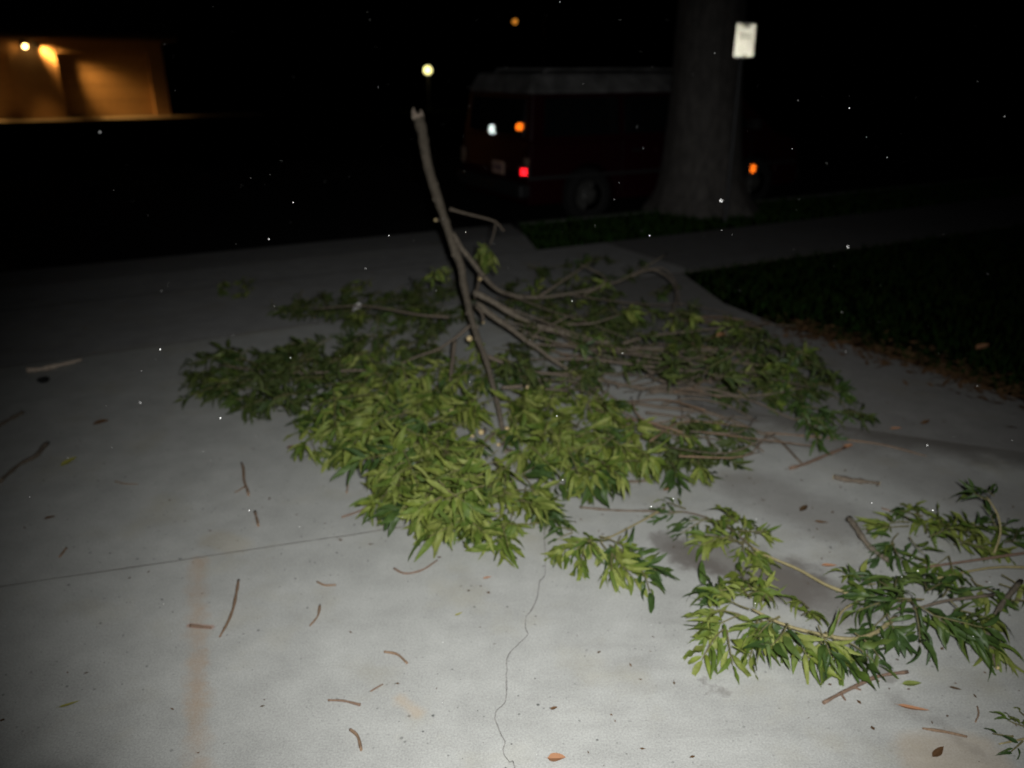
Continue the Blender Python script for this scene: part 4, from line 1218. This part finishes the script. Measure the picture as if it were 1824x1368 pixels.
stick('faint thin reddish twig above the pale tan twig', [(661, 1231), (683, 1218)], .0022, .0018, 'reddish')
stick('thin red twig poking out of the leaf pile at its front left', [(608, 921), (640, 910), (660, 897)], .0035, .003, 'reddish')
stick('long dark crooked twig at the left edge of the picture', [(86, 789), (62, 812), (30, 830), (2, 857)], .010, .008, 'twig')
stick('dark twig cut off by the left edge above the crooked one', [(42, 733), (15, 748), (-30, 775)], .010, .008, 'twig')
stick('small brown twig low at the left under the crooked twig', [(118, 975), (106, 991)], .0045)
stick('brown twig with small nubs below the bright foreground shoot', [(1466, 1253), (1510, 1228), (1560, 1206), (1618, 1197)], .0062, .0042, 'reddish', extra=([(1497, 1234), (1506, 1247)], [(1558, 1208), (1566, 1214)], [(1520, 1224), (1534, 1229)]))
stick('slim twig lying level near the bottom right corner', [(1644, 1297), (1680, 1303), (1722, 1313)], .0034, .003)
stick('little upright twig near the bottom right corner', [(1741, 1258), (1743, 1272), (1737, 1286)], .0028)
stick('cut twig stub with a pale round end on the right', [(1483, 848), (1520, 855), (1566, 861)], .011, .009, 'twig', cuts=(0, 1))
stick('rust brown twig slanting right of the leaf pile', [(1408, 834), (1455, 818), (1504, 797)], .008, .007, 'reddish')
stick('thick dark stick between the two right hand leafy shoots', [(1513, 924, .03), (1536, 957, .03), (1552, 978, .02), (1580, 998, .02)], .0105, .008, 'bark')
stick('thin straight twig in front of the pile leading to the shoots', [(1032, 904), (1100, 909), (1172, 911)], .0050, .0045, 'twig')
stick('long thin runner twig crossing the damp concrete at the right', [(1350, 770), (1450, 778), (1560, 790), (1650, 812)], .004, .003, 'debris')
stick('faint thin twig above the rust stain at left', [(205, 857), (222, 861), (245, 862)], .003, .002)
stick('pale peeled stick with a thick knob end at the far left', [(52, 659), (80, 656), (112, 648), (146, 640)], .017, .008, 'peeled', name='peeled_stick', cat='stick')
stick('short orange rusty twig lying at the head of the rust stain', [(338, 1114), (376, 1117)], .004, .004, 'reddish')
stick('thin twig in the runoff behind the raised leaf spray', [(1570, 905), (1600, 915), (1645, 935)], .003, .003, 'debris')

# ---------------------------------------------------------------- loose leaves, bits
def flat_leaf(label, px, py, size, az, mat, wide=1.0, name='dead_leaf', cat='leaf', z=.004, tilt=.15):
    v, f = leaf_mesh('x', -.3, .5, .3, wide * 1.6, 6)
    b = G(px, py)
    me = bpy.data.meshes.new(name); me.from_pydata(v, [], f)
    o = link(name, me, M[mat])
    o.location = (b.x, b.y, z); o.scale = (size,) * 3; o.rotation_euler = (tilt, -.06, az)
    return tag(o, label, cat)
flat_leaf('yellow green leaf alone on the concrete at the left', 108, 832, .075, .9, 'yellow_leaf', 1.4, name='fallen_leaf')
flat_leaf('dull orange leaf on the dark concrete at left', 165, 758, .075, .2, 'dead_leaf', 1.8)
flat_leaf('bright orange scrap at the bottom edge right of the crack', 975, 1352, .045, -.2, 'orange_leaf', 1.7)
flat_leaf('thin yellow leaf low at the far left', 104, 1262, .055, .2, 'yellow_leaf', .5)
flat_leaf('orange strip of dead leaf below the nubby twig', 1598, 1257, .075, -.55, 'orange_leaf', .55)
flat_leaf('tiny dark seed scrap right of the crack', 980, 1265, .020, .1, 'dead_leaf', 1.5, name='seed')
flat_leaf('tiny olive scrap left of the crack', 810, 1098, .026, .3, 'yellow_leaf', .9, name='seed')
flat_leaf('dark curled leaf scrap at the left under the twigs', 78, 926, .045, .1, 'dead_leaf', 1.2)
flat_leaf('brown leaf just left of the leaf pile edge', 510, 800, .05, .1, 'dead_leaf', 1.4)
flat_leaf('small red brown leaf above the thick dark stick', 1424, 912, .05, .6, 'dead_leaf', 1.4)
flat_leaf('narrow red brown leaf just above the thick dark stick', 1450, 930, .05, -.6, 'dead_leaf', .9)
flat_leaf('rusty leaf at the damp stain above the pale stem', 1462, 1008, .05, -.4, 'orange_leaf', 1.0)
flat_leaf('orange brown leaf beyond the cut stub', 1500, 800, .06, .3, 'orange_leaf', 1.3)
flat_leaf('green scrap beside the nubby twig tip', 1606, 1220, .05, -.2, 'leaf', 1.2, name='fallen_leaf')
flat_leaf('small red scrap right of the green scrap', 1690, 1225, .03, -.7, 'dead_leaf', .9)
flat_leaf('brown leaf on the tan stain at bottom right', 1660, 1350, .045, .5, 'dead_leaf', 1.2)
flat_leaf('orange scrap in front of the pile by the thin straight twig', 1180, 875, .04, .2, 'orange_leaf', 1.3)
flat_leaf('pale orange scrap just below the smile-curved twig area', 860, 1032, .03, .0, 'orange_leaf', 1.0)
flat_leaf('large tan leaf lying on the lawn at right', 1735, 636, .10, .3, 'orange_leaf', 1.6, z=.05)
flat_leaf('brown leaf on the lawn edge beside the litter', 1655, 640, .08, 1.0, 'dead_leaf', 1.5, z=.05)
flat_leaf('rust leaf inside the right half of the pile', 1265, 630, .12, .2, 'orange_leaf', 1.4, z=.10)
flat_leaf('tan scrap beyond the pile at the right end', 1640, 757, .06, .4, 'dead_leaf', 1.2)
flat_leaf('tan scrap on the runoff line at right', 1585, 765, .05, -.3, 'orange_leaf', 1.2)
# white paper scrap under the back leaves
pp = G(642, 576, .02)
pb = MB(); pv = [(-.05, 0, .0), (-.02, -.03, .035), (.03, -.02, .05), (.055, .0, .015), (.03, .03, .03), (-.02, .035, .055), (0, 0, .075), (-.04, .01, .05)]
pb.add(pv, [(0, 1, 7), (1, 2, 6), (2, 3, 4), (4, 5, 6), (5, 0, 7), (1, 6, 7), (5, 7, 6), (2, 4, 6)])
o = pb.build('paper_scrap', M['paper'], None, (pp.x, pp.y, 0.09))
tag(o, 'crumpled white paper scrap caught in the back left leaves', 'paper')
# a dark clod near the peeled stick
cl = bmesh.new(); bmesh.ops.create_icosphere(cl, subdivisions=2, radius=.03)
for v in cl.verts: v.co *= 1 + .5 * mnoise.noise(v.co * 40); v.co.z *= .5
me = bpy.data.meshes.new('clod'); cl.to_mesh(me); cl.free()
c0 = G(78, 680); o = link('soil_clod', me, M['rubber'], None, (c0.x, c0.y, .012)); tag(o, 'dark clod just below the pale peeled stick', 'clod')

# ---------------------------------------------------------------- leaf litter along the lawn edge
lv_ = []; lf_ = []; r5 = random.Random(9)
edge = lawn_edge
for k in range(1500):
    i = r5.randrange(2, len(edge) - 1); p = edge[i].lerp(edge[i + 1], r5.random())
    q = p + Vector((r5.gauss(.03, .12), r5.gauss(.02, .10), 0)); q.z = r5.uniform(.002, .02)
    a = r5.uniform(0, 6.28); s = r5.uniform(.015, .04)
    d = Vector((math.cos(a), math.sin(a), r5.gauss(0, .2))); e = Vector((-math.sin(a), math.cos(a), r5.gauss(0, .3))) * .4
    b = len(lv_)
    lv_ += [tuple(q - d * s), tuple(q + e * s), tuple(q + d * s), tuple(q - e * s)]; lf_.append((b, b+1, b+2, b+3))
me = bpy.data.meshes.new('leaf_litter'); me.from_pydata(lv_, [], lf_)
tag(link('leaf_litter', me, M['dead_leaf']), 'rust brown dead leaf litter along the lawn edge', 'leaf litter', kind='stuff')
# crumbs scattered over the concrete
lv_ = []; lf_ = []
for k in range(1000):
    x = r5.uniform(-2.2, 2.6); y = 1.2 + 4.5 * r5.random() ** 1.3
    if r5.random() > (.25 + .75 * (x > .2 and mnoise.noise((x * 2.3, y * 2.3, 5)) > -.1)): continue
    a = r5.uniform(0, 6.28); s = r5.uniform(.0025, .009)
    d = Vector((math.cos(a), math.sin(a), 0)); e = Vector((-math.sin(a), math.cos(a), .2)) * r5.uniform(.25, .7)
    q = Vector((x, y, .003)); b = len(lv_)
    lv_ += [tuple(q - d * s), tuple(q + e * s), tuple(q + d * s + Vector((0, 0, .002))), tuple(q - e * s + Vector((0, 0, .002)))]; lf_.append((b, b+1, b+2, b+3))
me = bpy.data.meshes.new('leaf_crumbs'); me.from_pydata(lv_, [], lf_)
tag(link('leaf_crumbs', me, M['dead_leaf']), 'tiny brown crumbs of leaf scattered on the concrete', 'crumbs', kind='stuff')

# ---------------------------------------------------------------- dust drifting in the air
dv = MB(); r6 = random.Random(31)
ico = bmesh.new(); bmesh.ops.create_icosphere(ico, subdivisions=1, radius=1.0)
iv = [v.co.copy() for v in ico.verts]; iff = [[v.index for v in f.verts] for f in ico.faces]; ico.free()
for k in range(460):
    y = r6.uniform(1.0, 5.5); x = r6.uniform(-.75, .75) * (y + .3); z = r6.uniform(.25, 2.1)
    s = .00055 * (1 + r6.random() ** 3 * 1.6)
    dv.add([tuple(Vector((x, y, z)) + c * s) for c in iv], iff)
tag(dv.build('airborne_dust', M['dust']), 'white dust motes drifting in the air, caught by the flash', 'dust', kind='stuff')
